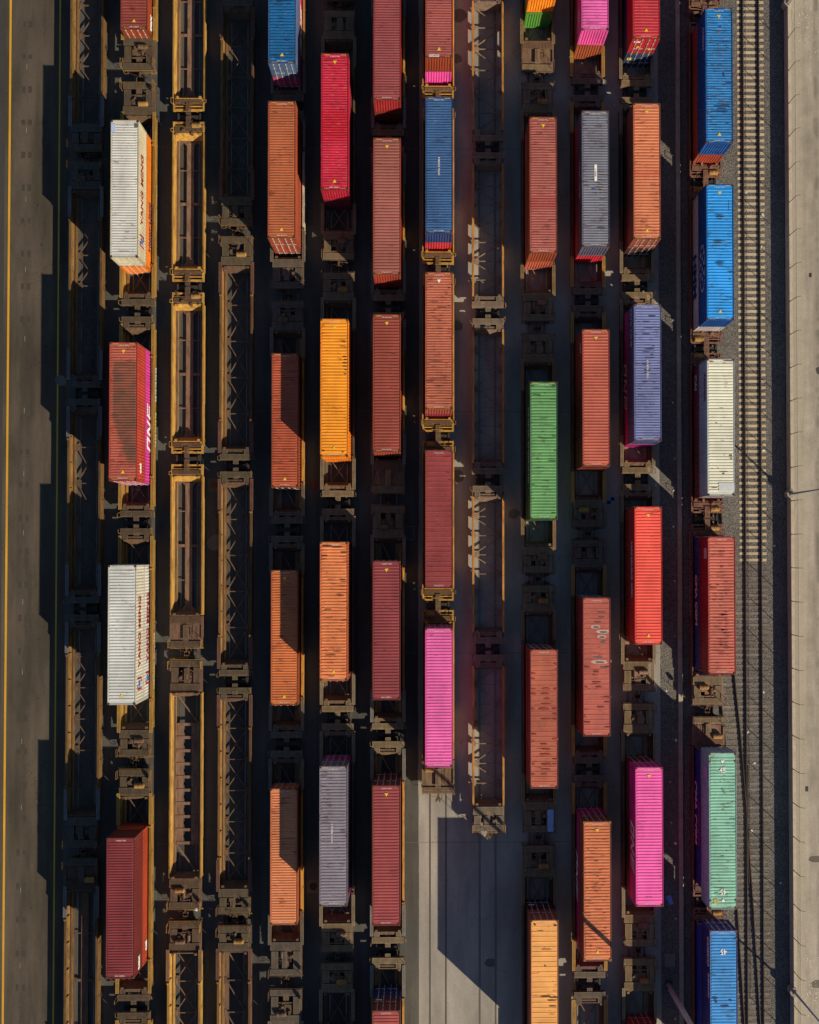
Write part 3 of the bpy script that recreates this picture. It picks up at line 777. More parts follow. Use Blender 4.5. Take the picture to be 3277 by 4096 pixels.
# ragged edge of the track slab
e = MB(); rr = random.Random(3); ys = [-140 + 1.3 * i for i in range(216)]; ex = [(-0.28 + (0.10 * (rr.random() - 0.5)) + 0.12 * math.sin(i * 0.11)) for i in range(216)]
vs = [(x, y, -0.016) for x, y in zip(ex, ys)] + [(22.3, y, -0.016) for y in ys]
e.add(vs, [(i, 216 + i, 217 + i, i + 1) for i in range(215)])
struct(obj('track_slab', e.build('track_slab'), M_SLAB))
block('track_slab_base', [(-0.296, -0.4), (22.28, -0.4), (22.28, -0.021), (-0.296, -0.021)], M_SLAB)
block('gravel_strip', [(22.3, -0.4), (24.0, -0.4), (24.0, -0.06), (22.3, -0.03)], M_GRAV)
block('gravel_bed', [(24.42, -0.5), (34.32, -0.5), (34.32, -0.215), (24.42, -0.215)], M_GRAV)
block('road', [(34.73, 0.0), (BIG, 0.0), (BIG, 0.845), (34.73, 0.845)], M_ROAD)

b = MB()
for y in (-69.0, -47.2, -27.0, -9.4, 13.2, 38.0, 60.0): b.box(-33.0, 22.2, y - 0.02, y + 0.02, -0.0215, -0.0148)
struct(obj('pavement_joints', b.build('pavement_joints'), M_TEXT, None, (0.12, 0.113, 0.10, 1)))
# painted lines and marks on the apron
def lines(name, rects, z, color):
    b = MB()
    for x0, x1, y0, y1 in rects: b.box(x0, x1, y0, y1, z, z + 0.004)
    return struct(obj(name, b.build(name), M_MARK, None, color))
lines('yellow_line', [(-38.70, -38.51, -160, 160)], -0.019, rgb(225, 160, 10))
lines('thin_yellow_line', [(-34.06, -33.92, -160, 160)], -0.019, rgb(215, 165, 30))
lines('edge_strip', [(-60, -39.05, -160, 160)], -0.0195, rgb(62, 56, 50))
dash_y = [45.5, 39.5, 33.0, 26.4, 19.9, 13.2, 7.3, 1.8, -4.6, -11.1, -17.5, -23.6, -31.2, -38.1]
lines('white_dash', [(-37.08, -37.03, y - 0.24, y + 0.24) for y in dash_y], -0.019, rgb(135, 136, 130))
b = MB(); rr = random.Random(5)
for k in range(31):
    y = 52.6 - k * 3.09
    for dx in (-37.35, -36.75):
        w, h = 0.16 + rr.random() * 0.05, 0.22 + rr.random() * 0.1
        b.box(dx - w + rr.random() * .1, dx + w, y - h, y + h, -0.0195, -0.0185)
struct(obj('dark_patches', b.build('dark_patches'), M_TEXT, None, (0.052, 0.044, 0.034, 1)))
def stain(x, y, r, seed, z=-0.014, col=(0.125, 0.117, 0.104, 1), name='oil_stain', sy=1.0):
    b = MB(); b.prism([(r * (1 + 0.10 * math.sin(2 * k * PI / 16 + seed) + 0.06 * math.sin(5 * k * PI / 16 + 2 * seed)) * math.cos(k * PI / 16), r * (1 + 0.10 * math.sin(2 * k * PI / 16 + seed) + 0.05 * math.sin(4 * k * PI / 16 + seed)) * math.sin(k * PI / 16)) for k in range(32)], 'z', 0, 0.003); o = obj(name, b.build(name), M_MARK, None, col, (x, y, z)); o.scale = (1, sy, 1)
    return struct(o)
stain(3.45, 50.7, 0.7, 1); stain(3.2, 46.6, 0.5, 2); stain(3.3, 21.3, 0.5, 3); stain(3.28, 7.14, 0.7, 4, sy=0.8); stain(6.38, -38.15, 0.62, 5, sy=0.6)
stain(-19.3, 0.9, 0.75, 6, -0.018); stain(8.6, 3.6, 0.5, 7)
stain(-33.7, 16.0, 0.5, 9, -0.018); stain(37.2, 17.0, 0.35, 10, 0.847, (0.05, 0.045, 0.04, 1)); stain(36.6, -28.5, 0.8, 11, 0.847, (0.10, 0.085, 0.065, 1), sy=0.35); stain(36.8, -40.0, 0.9, 12, 0.847, (0.12, 0.10, 0.075, 1), sy=0.4)

# manholes, covers and targets set into the ground
def manhole(x, y, label, col, r=0.42, pad=0.0):
    t = thing('manhole_cover', label, 'manhole cover', (x, y, -0.02))
    obj('lid', MB().disc(0, 0, 0.012, r, 0.012).build('lid'), M_STEEL, t, col)
    if pad: obj('concrete_collar', MB().box(-pad, pad, -pad, pad, 0, 0.010).build('concrete_collar'), M_CONC, t, (0.10, 0.095, 0.085, 1))
    else: obj('rim', MB().disc(0, 0, 0.0, r + 0.08, 0.010).build('rim'), M_DARK, t, (0.05, 0.045, 0.04, 1))
manhole(-19.47, 6.29, 'rusty round manhole lid in a pale square collar between third and fourth trains', rgb(125, 62, 35), 0.36, 0.58)
manhole(-10.1, 6.3, 'rust-red round manhole lid on shaded asphalt between fifth and sixth trains', rgb(120, 58, 38), 0.4)
manhole(-10.1, -31.0, 'dark round manhole lid low in the gap between fifth and sixth trains', rgb(50, 40, 35), 0.36, 0.6)
t = thing('checkered_target', 'blue and black checkered survey target on the ground right of the eleventh train', 'survey target', (17.69, 4.84, -0.012))
for i in range(2):
    for j in range(2):
        obj('target_square', MB().box(i * 0.34 - 0.34, i * 0.34 - 0.004, j * 0.32 - 0.32, j * 0.32 - 0.004, 0, 0.006).build('target_square'), M_TEXT, t, rgb(120, 165, 205) if i != j else (0.02, 0.02, 0.025, 1))
def frame_mark(x, y, w, h, label, col):
    b = MB(); q = 0.05
    b.box(-w, w, -h, -h + q, 0, .004); b.box(-w, w, h - q, h, 0, .004); b.box(-w, -w + q, -h + q, h - q, 0, .004); b.box(w - q, w, -h + q, h - q, 0, .004)
    tag(obj('painted_box_mark', b.build('painted_box_mark'), M_MARK, None, col, (x, y, -0.017)), label, 'ground marking')
frame_mark(-1.15, 1.79, 0.42, 0.64, 'thin white painted box outline on asphalt right of the seventh train', rgb(120, 125, 130))
frame_mark(17.95, -3.6, 0.42, 0.6, 'faint grey painted box outline on ground right of the eleventh train', rgb(120, 125, 130))
cv = thing('utility_cover', 'square grey utility cover on gravel beside the kerb near the lamp mast', 'utility cover', (23.11, -38.07, -0.05))
obj('concrete_slab', MB().box(-0.48, 0.48, -0.62, 0.62, 0, 0.045).build('concrete_slab'), M_CONC, cv, (0.20, 0.18, 0.17, 1))
obj('lifting_handle', MB().box(-0.08, 0.08, 0.3, 0.34, 0.046, 0.06).build('lifting_handle'), M_DARK, cv, DARK)

# ------------------------------------------------------------------ kerb
kb = thing('concrete_kerb', 'long low concrete kerb of jointed segments between twelfth and thirteenth trains', 'kerb', (24.2, 0, 0))
rr = random.Random(11); y = -80.0; k = 0
while y < 90:
    L = 3.12
    if -48 < y < 58:
        obj('kerb_segment', cached('kerb', lambda: MB().prism([(-0.23, -0.4), (0.235, -0.4), (0.23, -0.02), (0.16, 0.08), (-0.19, 0.10), (-0.23, 0.06)], 'y', 0.012, 3.108), 'kerb_segment'), M_CONC, kb, (0.36, 0.315, 0.25, 1), (0.02 * (rr.random() - 0.5), y, 0.0))
    y += L

# ------------------------------------------------------------------ retaining wall, fence, lamps
wl = thing('retaining_wall', 'long beige concrete retaining wall carrying the road along the right edge', 'wall', (34.56, 0, 0))
obj('wall_face', MB().prism([(-0.15, -0.45), (0.165, -0.45), (0.165, 0.78), (-0.12, 0.78)], 'y', -160, 160).build('wall_face'), M_CONC, wl, (0.40, 0.36, 0.31, 1))
obj('coping', MB().prism([(-0.135, 0.7802), (0.168, 0.7802), (0.168, 0.86), (-0.12, 0.86)], 'y', -160, 160).build('coping'), M_CONC, wl, (0.46, 0.40, 0.30, 1))
fx = 34.47
fence = thing('chain_link_fence', 'chain-link fence with outward barbed-wire arms along the wall top', 'fence', (fx, 0, 0.86))
def post_mb():
    b = MB(); b.tube((0, 0, 0), (0, 0, 1.86), 0.034, 8); b.tube((0, 0, 1.86), (0.34, 0, 2.16), 0.02, 6); b.disc(0, 0, 0, 0.07, 0.015, 12)
    return b
PITCH = 3.12; posts = [39.11 - PITCH * k for k in range(-4, 28)]
for y in posts: obj('fence_post', cached('post', post_mb, 'fence_post'), M_GALV, fence, (0.16, 0.15, 0.14, 1), (0, y, 0))
ya, yb = posts[-1], posts[0]
b = MB(); b.tube((0, ya, 1.80), (0, yb, 1.80), 0.021, 6); obj('top_rail', b.build('top_rail'), M_GALV, fence, (0.22, 0.21, 0.20, 1))
b = MB()
for u, w in ((0.11, 1.96), (0.22, 2.06), (0.33, 2.155)): b.tube((u, ya, w), (u, yb, w), 0.004, 4)
obj('barbed_wire', b.build('barbed_wire'), M_GALV, fence, (0.25, 0.24, 0.23, 1))
b = MB(); n = int((yb - ya + 1.8) / 0.13); r = 0.0016
for i in range(n):
    for sg in (1, -1):
        s0 = ya - 1.8 + i * 0.13 if sg > 0 else ya + i * 0.13
        p, q = (s0, 0.04), (s0 + sg * 1.76, 1.80)
        if min(p[0], q[0]) < ya or max(p[0], q[0]) > yb: continue
        b.add([(sg * 0.002 - r, p[0], p[1]), (sg * 0.002 + r, p[0], p[1]), (sg * 0.002, p[0] + 2 * r, p[1] + 2 * r), (sg * 0.002 - r, q[0], q[1]), (sg * 0.002 + r, q[0], q[1]), (sg * 0.002, q[0] + 2 * r, q[1] + 2 * r)], [(0, 1, 4, 3), (1, 2, 5, 4), (2, 0, 3, 5)])
obj('wire_mesh', b.build('wire_mesh'), M_GALV, fence, (0.25, 0.24, 0.23, 1))
b = MB(); b.tube((0.05, -33.9, 0.05), (0.0, -37.3, 1.75), 0.012, 6); b.tube((0.0, -42.3, 1.75), (0.05, -45.4, 0.05), 0.012, 6); b.tube((0.05, 48.2, 0.05), (0, 50.9, 1.75), 0.012, 6); b.tube((0.03, 4.6, 1.7), (0.05, 1.6, 0.1), 0.012, 6)
obj('brace_rod', b.build('brace_rod'), M_GALV, fence, (0.3, 0.27, 0.22, 1))

def wall_lamp(y, label):
    t = thing('street_lamp', label, 'street lamp', (34.50, y, 0.86), 0, 'lamps along the retaining wall')
    obj('base_block', cached('lbase', lambda: MB().prism([(-0.44, 0.0), (-0.38, 0.22), (-0.15, 0.42), (0.12, 0.40), (0.12, -0.40), (-0.15, -0.42), (-0.38, -0.22)], 'z', -0.9, 0.06).box(-0.16, 0.22, -0.18, 0.18, 0.0601, 0.12), 'base_block'), M_CONC, t, (0.30, 0.265, 0.22, 1))
    obj('pole', cached('lpole', lambda: MB().tube((0, 0, 0.12), (0, 0, 9.2), 0.105, 16, 0.06).tube((0, 0, 0.12), (0, 0, 0.3), 0.15, 16), 'pole'), M_GALV, t, (0.30, 0.33, 0.38, 1))
    obj('arm', cached('larm', lambda: MB().path([(0, 0, 9.0), (0.5, 0, 9.3), (1.8, 0, 9.45)], 0.045, 10), 'arm'), M_GALV, t, (0.30, 0.33, 0.38, 1))
    obj('lamp_head', cached('lhead', lambda: MB().prism([(1.7, 9.38), (2.4, 9.36), (2.45, 9.42), (2.3, 9.52), (1.75, 9.52)], 'y', -0.16, 0.16), 'lamp_head'), M_GALV, t, (0.35, 0.36, 0.38, 1))
wall_lamp(51.9, 'uppermost wall lamp, its rounded base at the top right corner')
wall_lamp(5.45, 'middle wall lamp, a pale pole leaving the right edge at mid height')
wall_lamp(-40.75, 'lowest wall lamp, a blue-grey pole leaving the bottom right corner')
mast = thing('lamp_mast', 'thick tapered lamp mast rising from gravel beside the kerb at the bottom right', 'lamp mast', (22.95, -40.35, -0.05))
obj('pole', MB().tube((0, 0, 0.06), (0, 0, 19.5), 0.27, 20, 0.15).build('pole'), M_GALV, mast, (0.46, 0.40, 0.44, 1))
obj('base_plate', MB().disc(0, 0, 0.0, 0.42, 0.06, 20).build('base_plate'), M_DARK, mast, (0.06, 0.055, 0.055, 1))
obj('hand_hole', MB().box(-0.28, -0.2, -0.09, 0.09, 0.5, 0.95).build('hand_hole'), M_DARK, mast, (0.05, 0.045, 0.045, 1))
obj('lamp_ring', MB().disc(0, 0, 19.3, 0.55, 0.12, 20).box(-0.9, -0.5, -0.2, 0.2, 19.2, 19.35).box(0.5, 0.9, -0.2, 0.2, 19.2, 19.35).build('lamp_ring'), M_GALV, mast, (0.35, 0.35, 0.36, 1))

# ------------------------------------------------------------------ tracks
def rail_mb(h, L0=-75, L1=85):
    b = MB(); z0 = -h
    if h > 0.1: pr = [(-0.075, z0), (0.075, z0), (0.075, z0 + 0.02), (0.012, z0 + 0.04), (0.012, -0.045), (0.037, -0.035), (0.037, 0.0), (-0.037, 0.0), (-0.037, -0.035), (-0.012, -0.045), (-0.012, z0 + 0.04), (-0.075, z0 + 0.02)]
    else: pr = [(-0.037, z0), (0.037, z0), (0.037, 0), (-0.037, 0)]
    return b.prism(pr, 'y', L0, L1)
GAUGE = 1.505
for i, r in enumerate('ABCDEFGHIJKL'):
    gz = 0.0
    t = thing('railway_track', 'street-laid rails flush with the pavement under the %s train from left' % ORD[i], 'railway track', (TRACK[r], 0, gz), 0, 'paved tracks')
    for s in (-1, 1):
        obj('rail', cached('flush', lambda: rail_mb(0.03), 'rail'), M_RAIL, t, (0.22, 0.185, 0.15, 1), (s * GAUGE / 2, 0, 0))
        obj('flangeway', cached('flw', lambda: MB().box(-0.024, 0.024, -75, 85, -0.0155, -0.012), 'flangeway'), M_DARK, t, (0.07, 0.06, 0.05, 1), (s * (GAUGE / 2 - 0.066), 0, 0))
        obj('flangeway', cached('flw2', lambda: MB().box(-0.018, 0.018, -75, 85, -0.0155, -0.012), 'flangeway'), M_DARK, t, (0.10, 0.087, 0.07, 1), (s * (GAUGE / 2 + 0.058), 0, 0))
RAILC = (0.085, 0.060, 0.045, 1)
mt = thing('railway_track', 'ballasted track under the thirteenth train beside the empty track', 'railway track', (TRACK['M'], 0, 0))
for s in (-1, 1): obj('rail', cached('tall', lambda: rail_mb(0.19), 'rail'), M_RAIL, mt, RAILC, (s * GAUGE / 2, 0, 0))
NX = 31.16
nt_ = thing('railway_track', 'empty ballasted track with pale concrete sleepers beside the retaining wall', 'railway track', (NX, 0, 0))
for s in (-1, 1): obj('rail', cached('tall', lambda: rail_mb(0.19), 'rail'), M_RAIL, nt_, RAILC, (s * GAUGE / 2, 0, 0))
slp = lambda: MB().prism([(-1.28, -0.30), (1.28, -0.30), (1.28, -0.196), (1.26, -0.188), (-1.26, -0.188), (-1.28, -0.196)], 'y', -0.125, 0.125)
rr = random.Random(21)
for k in range(90):
    y = 52.93 - 0.603 * k
    v = 0.92 + 0.16 * rr.random()
    obj('sleeper', cached('slp', slp, 'sleeper'), M_CONC, nt_, (0.46 * v, 0.375 * v, 0.25 * v, 1), (0.02 * (rr.random() - 0.5), y, 0))
fs = MB()
for k in range(90):
    y = 52.93 - 0.603 * k
    for s in (-1, 1): fs.cbox(s * GAUGE / 2, y, -0.178, 0.28, 0.12, 0.03)
obj('rail_clips', fs.build('rail_clips'), M_DARK, nt_, (0.07, 0.055, 0.04, 1))
# turnout with timber sleepers at the lower end
tn = thing('turnout_track', 'timber-sleepered turnout with diverging rails at the lower right of the ballast', 'railway track', (NX, 0, 0))
rr = random.Random(8)
k = 0; y = -1.35
while y > -50 and k < 98:
    xl = -3.2 if y < -10 else -1.9 - 0.6 * rr.random()
    if y < -24: xl = -2.1 - 1.1 * (rr.random() < 0.35)
    xr = 1.30 + 0.25 * rr.random()
    v = 0.85 + 0.4 * rr.random()
    o = obj('sleeper', MB().box(xl, xr, -0.115, 0.115, -0.34, -0.190).build('sleeper'), M_WOOD, tn, (0.155 * v, 0.136 * v, 0.110 * v, 1), (0, y, 0), 0.03 * (rr.random() - 0.5))
    y -= 0.52 + 0.07 * rr.random(); k += 1
def curve_rail(pts, name, par, col=RAILC):
    b = MB(); pr = [(-0.07, -0.19), (0.07, -0.19), (0.07, -0.165), (0.013, -0.15), (0.013, -0.045), (0.036, -0.035), (0.036, 0.004), (-0.036, 0.004), (-0.036, -0.035), (-0.013, -0.045), (-0.013, -0.15), (-0.07, -0.165)]
    n = len(pr); vs = []
    for x, y in pts: vs += [(x - NX + u, y, w) for u, w in pr]
    fs = []
    for j in range(len(pts) - 1):
        for i in range(n): fs.append((j * n + i, j * n + (i + 1) % n, (j + 1) * n + (i + 1) % n, (j + 1) * n + i))
    return obj(name, b.add(vs, fs).build(name), M_RAIL, par, col)
def bez(p0, p1, p2, n=24):
    return [((1 - t) ** 2 * p0[0] + 2 * t * (1 - t) * p1[0] + t * t * p2[0], (1 - t) ** 2 * p0[1] + 2 * t * (1 - t) * p1[1] + t * t * p2[1]) for t in [i / n for i in range(n + 1)]]
curve_rail(bez((27.25, 18.0), (28.55, -5.0), (29.79, -16.4), 16)[:-1] + bez((29.79, -16.4), (30.5, -24.5), (31.68, -46.0), 16), 'diverging_rail', tn)
curve_rail(bez((25.75, 18.0), (27.05, -5.0), (28.30, -16.4), 16)[:-1] + bez((28.30, -16.4), (29.0, -24.5), (30.20, -46.0), 16), 'diverging_rail', tn)
curve_rail([(30.41 + 0.14, -20.0), (30.41 + 0.10, -22.5), (30.41 + 0.10, -28.5), (30.41 + 0.16, -31)], 'guard_rail', tn)

# ------------------------------------------------------------------ well cars
Yw = (0.50, 0.285, 0.045, 1); Yd = (0.36, 0.20, 0.04, 1)
PAL = {
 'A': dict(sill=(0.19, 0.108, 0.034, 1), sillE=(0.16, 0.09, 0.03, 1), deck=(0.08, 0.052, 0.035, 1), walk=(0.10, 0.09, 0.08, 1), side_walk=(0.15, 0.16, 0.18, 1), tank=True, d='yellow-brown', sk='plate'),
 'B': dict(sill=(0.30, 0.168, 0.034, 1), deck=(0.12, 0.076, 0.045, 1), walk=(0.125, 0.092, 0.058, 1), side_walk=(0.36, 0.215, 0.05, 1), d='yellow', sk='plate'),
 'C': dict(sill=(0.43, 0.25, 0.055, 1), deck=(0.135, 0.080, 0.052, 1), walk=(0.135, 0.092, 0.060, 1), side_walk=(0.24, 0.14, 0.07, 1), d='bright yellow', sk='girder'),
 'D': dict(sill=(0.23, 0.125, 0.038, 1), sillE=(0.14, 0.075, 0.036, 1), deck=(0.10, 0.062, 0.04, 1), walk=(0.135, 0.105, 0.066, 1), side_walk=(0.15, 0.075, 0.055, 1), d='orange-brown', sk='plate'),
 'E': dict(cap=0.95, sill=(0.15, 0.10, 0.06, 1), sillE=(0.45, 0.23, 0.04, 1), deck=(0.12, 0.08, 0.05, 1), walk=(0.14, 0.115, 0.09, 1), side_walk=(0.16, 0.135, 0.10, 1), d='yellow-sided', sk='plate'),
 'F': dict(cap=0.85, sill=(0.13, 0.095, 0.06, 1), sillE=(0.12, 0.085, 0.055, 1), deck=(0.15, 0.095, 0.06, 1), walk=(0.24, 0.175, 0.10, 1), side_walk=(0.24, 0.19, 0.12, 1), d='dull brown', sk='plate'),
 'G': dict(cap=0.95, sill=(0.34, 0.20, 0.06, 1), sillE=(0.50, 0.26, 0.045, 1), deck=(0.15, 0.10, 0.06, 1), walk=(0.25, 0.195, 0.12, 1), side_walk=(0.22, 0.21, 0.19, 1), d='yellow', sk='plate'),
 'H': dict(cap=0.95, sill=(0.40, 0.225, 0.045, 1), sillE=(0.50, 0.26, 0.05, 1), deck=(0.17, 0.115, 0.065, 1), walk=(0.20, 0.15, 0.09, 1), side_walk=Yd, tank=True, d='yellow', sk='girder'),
 'I': dict(cap=1.0, sill=(0.42, 0.215, 0.05, 1), deck=(0.16, 0.115, 0.085, 1), walk=(0.23, 0.185, 0.13, 1), side_walk=Yd, d='orange-edged grey', sk='chord'),
 'J': dict(cap=0.85, sill=(0.13, 0.075, 0.045, 1), deck=(0.17, 0.105, 0.065, 1), walk=(0.24, 0.175, 0.10, 1), side_walk=(0.26, 0.175, 0.085, 1), d='brown', sk='plate'),
 'K': dict(cap=0.85, short=True, sill=(0.15, 0.075, 0.045, 1), deck=(0.13, 0.07, 0.055, 1), walk=(0.16, 0.13, 0.10, 1), side_walk=(0.42, 0.245, 0.06, 1), d='yellow-edged brown', sk='plate'),
 'L': dict(cap=0.85, sill=(0.12, 0.09, 0.07, 1), deck=(0.19, 0.125, 0.08, 1), walk=(0.25, 0.185, 0.10, 1), side_walk=(0.26, 0.21, 0.13, 1), d='dark brown', sk='plate'),
 'M': dict(cap=0.85, sill=(0.17, 0.085, 0.06, 1), deck=(0.22, 0.125, 0.085, 1), walk=(0.25, 0.185, 0.11, 1), side_walk=Yd, tank=True, d='red-brown', sk='girder'),
}
WELLS = {
 'A': [(56.86, 39.66), (33.37, 15.95), (13.28, -3.86), (-6.52, -24.06), (-30.76, -48.0)],
 'B': [(65.0, 47.75), (40.34, 23.29), (21.15, 3.91), (1.50, -16.14), (-22.36, -39.93), (-42.75, -60.0)],
 'C': [(54.8, 42.12), (38.84, 26.21), (22.92, 10.24), (6.99, -5.78), (-12.92, -29.82), (-36.58, -53.9)],
 'D': [(50.25, 32.93), (26.42, 9.05), (6.83, -10.78), (-12.99, -30.62), (-36.51, -54.0)],
 'E': [(55.6, 42.88), (39.89, 27.19), (20.38, 3.67), (0.48, -16.0), (-19.24, -35.49), (-43.09, -60.0)],
 'F': [(70.9, 54.2), (47.54, 29.79), (23.18, 6.13), (2.98, -13.64), (-16.76, -33.82), (-40.27, -57.0)],
 'G': [(52.3, 39.7), (36.65, 24.3), (21.17, 8.47), (1.24, -15.25), (-18.39, -34.76), (-38.11, -55.0)],
 'H': [(56.1, 43.46), (40.29, 27.92), (24.76, 12.21), (9.28, -3.5), (-6.33, -19.04)],
 'I': [(67.0, 54.5), (51.36, 39.28), (36.14, 23.71), (20.63, 8.24), (5.11, -7.39), (-10.48, -23.26)],
 'J': [(64.5, 47.75), (40.81, 24.16), (17.51, 0.6), (-5.57, -22.84), (-29.87, -46.7)],
 'K': [(61.4, 44.59), (41.68, 24.97), (21.89, 4.95), (-1.49, -18.42), (-21.56, -38.04), (-41.36, -58.0)],
 'L': [(61.0, 44.24), (41.68, 26.28), (23.15, 8.31), (5.27, -9.98), (-16.76, -33.2), (-40.34, -57.0)],
 'M': [(64.5, 51.36), (49.12, 36.0), (33.44, 20.4), (17.72, 4.76), (1.5, -11.45), (-17.98, -30.71), (-34.03, -47.5)],
}
FLOOR = dict(A='truss', B='truss', C='slots', D='truss', E='diag', F='truss', G='diag', H='slots', I='star', J='truss', K='truss', L='diag', M='slots')
DECK = {('C', 3, 'S'), ('G', 2, 'S'), ('H', 4, 'S'), ('J', 0, 'S'), ('M', 5, 'N'), ('A', 4, 'N')}
FLOORX = {('A', 4): 'slots', ('C', 4): 'plate', ('C', 5): 'truss', ('D', 4): 'diag'}
LOAD = {  # what each car carries, for the labels
 'A': ['empty, open lattice floor'] * 4 + ['empty, slotted floor'],
 'B': ['carrying a lone brown-red container', 'under a white on orange stack', 'under a sooty maroon on pink stack', 'under two white containers', 'under two red containers', 'cut off by the bottom edge'],
 'C': ['empty, slotted floor'] * 4 + ['empty, holed plate floor', 'empty, lattice floor'],
 'D': ['empty, open lattice floor'] * 4 + ['empty, diagonal floor braces'],
 'E': ['under a blue on magenta stack', 'under orange-brown containers', 'under lone half-shaded brown container', 'under lone half-shaded orange container', 'under lone peach container', 'cut off by the bottom edge'],
 'F': ['cut off by the top edge', 'under the crimson container', 'under the bright orange stack', 'under the tan-orange stack', 'under the slate-grey stack', 'at the bottom edge'],
 'G': ['at the top edge', 'under rosy brown containers', 'under dark brick containers', 'under wine-red containers', 'under rose-red containers', 'at the bottom edge'],
 'H': ['under a pink container', 'under the blue container', 'under the rust-orange container', 'under the maroon container', 'under the pink container'],
 'I': ['empty, at the top edge', 'empty, starry floor braces', 'empty, starry floor braces', 'empty, starry floor braces', 'empty, starry floor braces', 'empty, above bare slab'],
 'J': ['under an orange on green stack', 'under dusty rose containers', 'under the green container', 'under the salmon container', 'under the light orange container'],
 'K': ['under pink on brown stack', 'under the grey-blue container', 'under the terracotta container', 'under the scarred container', 'under orange on magenta stack', 'at the bottom edge'],
 'L': ['under the red on navy stack', 'under the peach container', 'under the lilac-blue container', 'under the scarlet container', 'under the hot pink container', 'at the bottom edge'],
 'M': ['at the top edge', 'under the mid-blue container', 'under the bright azure container', 'under the cream container', 'under the scraped brick container', 'under the mint 45-foot container', 'under the blue 45-foot container'],
}
CARS = {}
for r in ROWS:
    ws = [list(w) for w in WELLS[r]]
    i0 = ROWS.index(r)
    for a, c in zip(ws, ws[1:]):
        g = a[1] - c[0]
        if g < 2.95: d = (3.1 - g) / 2; a[1] += d; c[0] -= d
    n = len(ws)
    for i, (yN, yS) in enumerate(ws):
        gN = 3.1 if i == 0 else ws[i - 1][1] - yN
        gS = 3.1 if i == n - 1 else yS - ws[i + 1][0]
        if r == 'H' and i == 4: gS = 7.6
        if r == 'I' and i == 5: gS = 6.0
        short = 'artic40' if PAL[r]['sk'] != 'plate' else 'artic53'
        if r == 'I': short = 'artic53'
        if r == 'C' and i >= 4: short = 'artic53'
        k = lambda g, e: ('deck' if (r, i, e) in DECK else 'coupler') if g > 5 else short
        e = lambda g: (g - 1.15) / 2
        skind = PAL[r]['sk']
        if r == 'C' and i == 5: skind = 'plate'
        lab = '%s well car, %s, %s in %s train from left' % (PAL[r]['d'].rstrip(','), LOAD[r][i], ORD[i], ORD[i0])
        lab = lab.replace(', under', ' under')
        tS = yS - (1.55 if gS > 5 else gS / 2) if (gS > 5 or i < n - 1) else None
        tN = yN + 1.55 if gN > 5 else None
        zc = -0.1 if r == 'M' else 0.0
        pal = PAL[r]
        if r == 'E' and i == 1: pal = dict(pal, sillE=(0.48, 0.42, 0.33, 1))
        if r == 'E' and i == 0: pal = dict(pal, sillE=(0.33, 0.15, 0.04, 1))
        if len(lab.replace('-', ' ').split()) > 16: print('LONG', lab)
        CARS[(r, i)] = well_car(TRACK[r], zc, yN, yS, k(gN, 'N'), k(gS, 'S'), e(gN), e(gS), FLOORX.get((r, i), FLOOR[r]), skind, pal, lab, 'well cars of the %s train' % ORD[i0], i0 * 7 + i * 2, tN, tS)
# small extras fixed to cars
obj('blue_panel', MB().box(-0.28, 0.28, -1.0, 1.0, 1.51, 1.545).build('blue_panel'), M_TEXT, CARS[('J', 3)], rgb(150, 180, 225), (1.07, -24.66 - CARS[('J', 3)].location.y, 0))
def sill_text(key, s, size, y, face, color, z=0.72, bold=0.012):
    c = CARS[key]
    lettering(c, s, size, (1.535 * (1 if face == 'E' else -1), y - c.location.y, z), face, color, bold, 'sill_lettering')
sill_text(('B', 3), 'FORWARD  THINKING', 0.50, -10.0, 'E', rgb(225, 200, 140))
sill_text(('B', 0), 'TTX', 0.5, 52.0, 'E', rgb(215, 190, 130))
sill_text(('B', 1), 'FORWARD  THINKING', 0.42, 32.0, 'E', rgb(190, 165, 110))
def graffiti(key, y0, y1, face, fill, line, seed):
    c = CARS[key]; rr = random.Random(seed); sg = 1 if face == 'E' else -1; yc = c.location.y
    b = MB(); x = (1.532 if PAL[key[0]]['sk'] == 'plate' else 1.492) * sg
    n = int((y1 - y0) / 0.62); p = (y1 - y0) / n
    for i in range(n):
        a = y0 + i * p - yc; k = rr.random() * 0.12
        b.prism([(a + 0.04, 0.42 + k), (a + p * 0.92, 0.40), (a + p * (0.75 + 0.2 * rr.random()), 1.0 - k), (a + p * 0.5, 0.86), (a + 0.10, 1.03)], 'x', x, x + 0.006 * sg)
    obj('graffiti', b.build('graffiti'), M_TEXT, c, fill)
    b = MB()
    for i in range(n):
        a = y0 + i * p - yc
        b.box(min(x + 0.0065 * sg, x + 0.009 * sg), max(x + 0.0065 * sg, x + 0.009 * sg), a + p * 0.35, a + p * 0.45, 0.55, 0.80)
    obj('graffiti_outline', b.build('graffiti_outline'), M_TEXT, c, line)
graffiti(('B', 2), 13.9, 17.2, 'E', rgb(190, 185, 165), rgb(60, 55, 45), 1)
graffiti(('B', 2), 9.7, 13.0, 'E', rgb(200, 175, 95), rgb(60, 50, 35), 2)
graffiti(('M', 4), -6.0, 2.0, 'W', rgb(165, 145, 160), rgb(60, 45, 55), 3)
graffiti(('M', 1), 40.0, 45.0, 'W', rgb(90, 75, 70), rgb(40, 30, 30), 4)

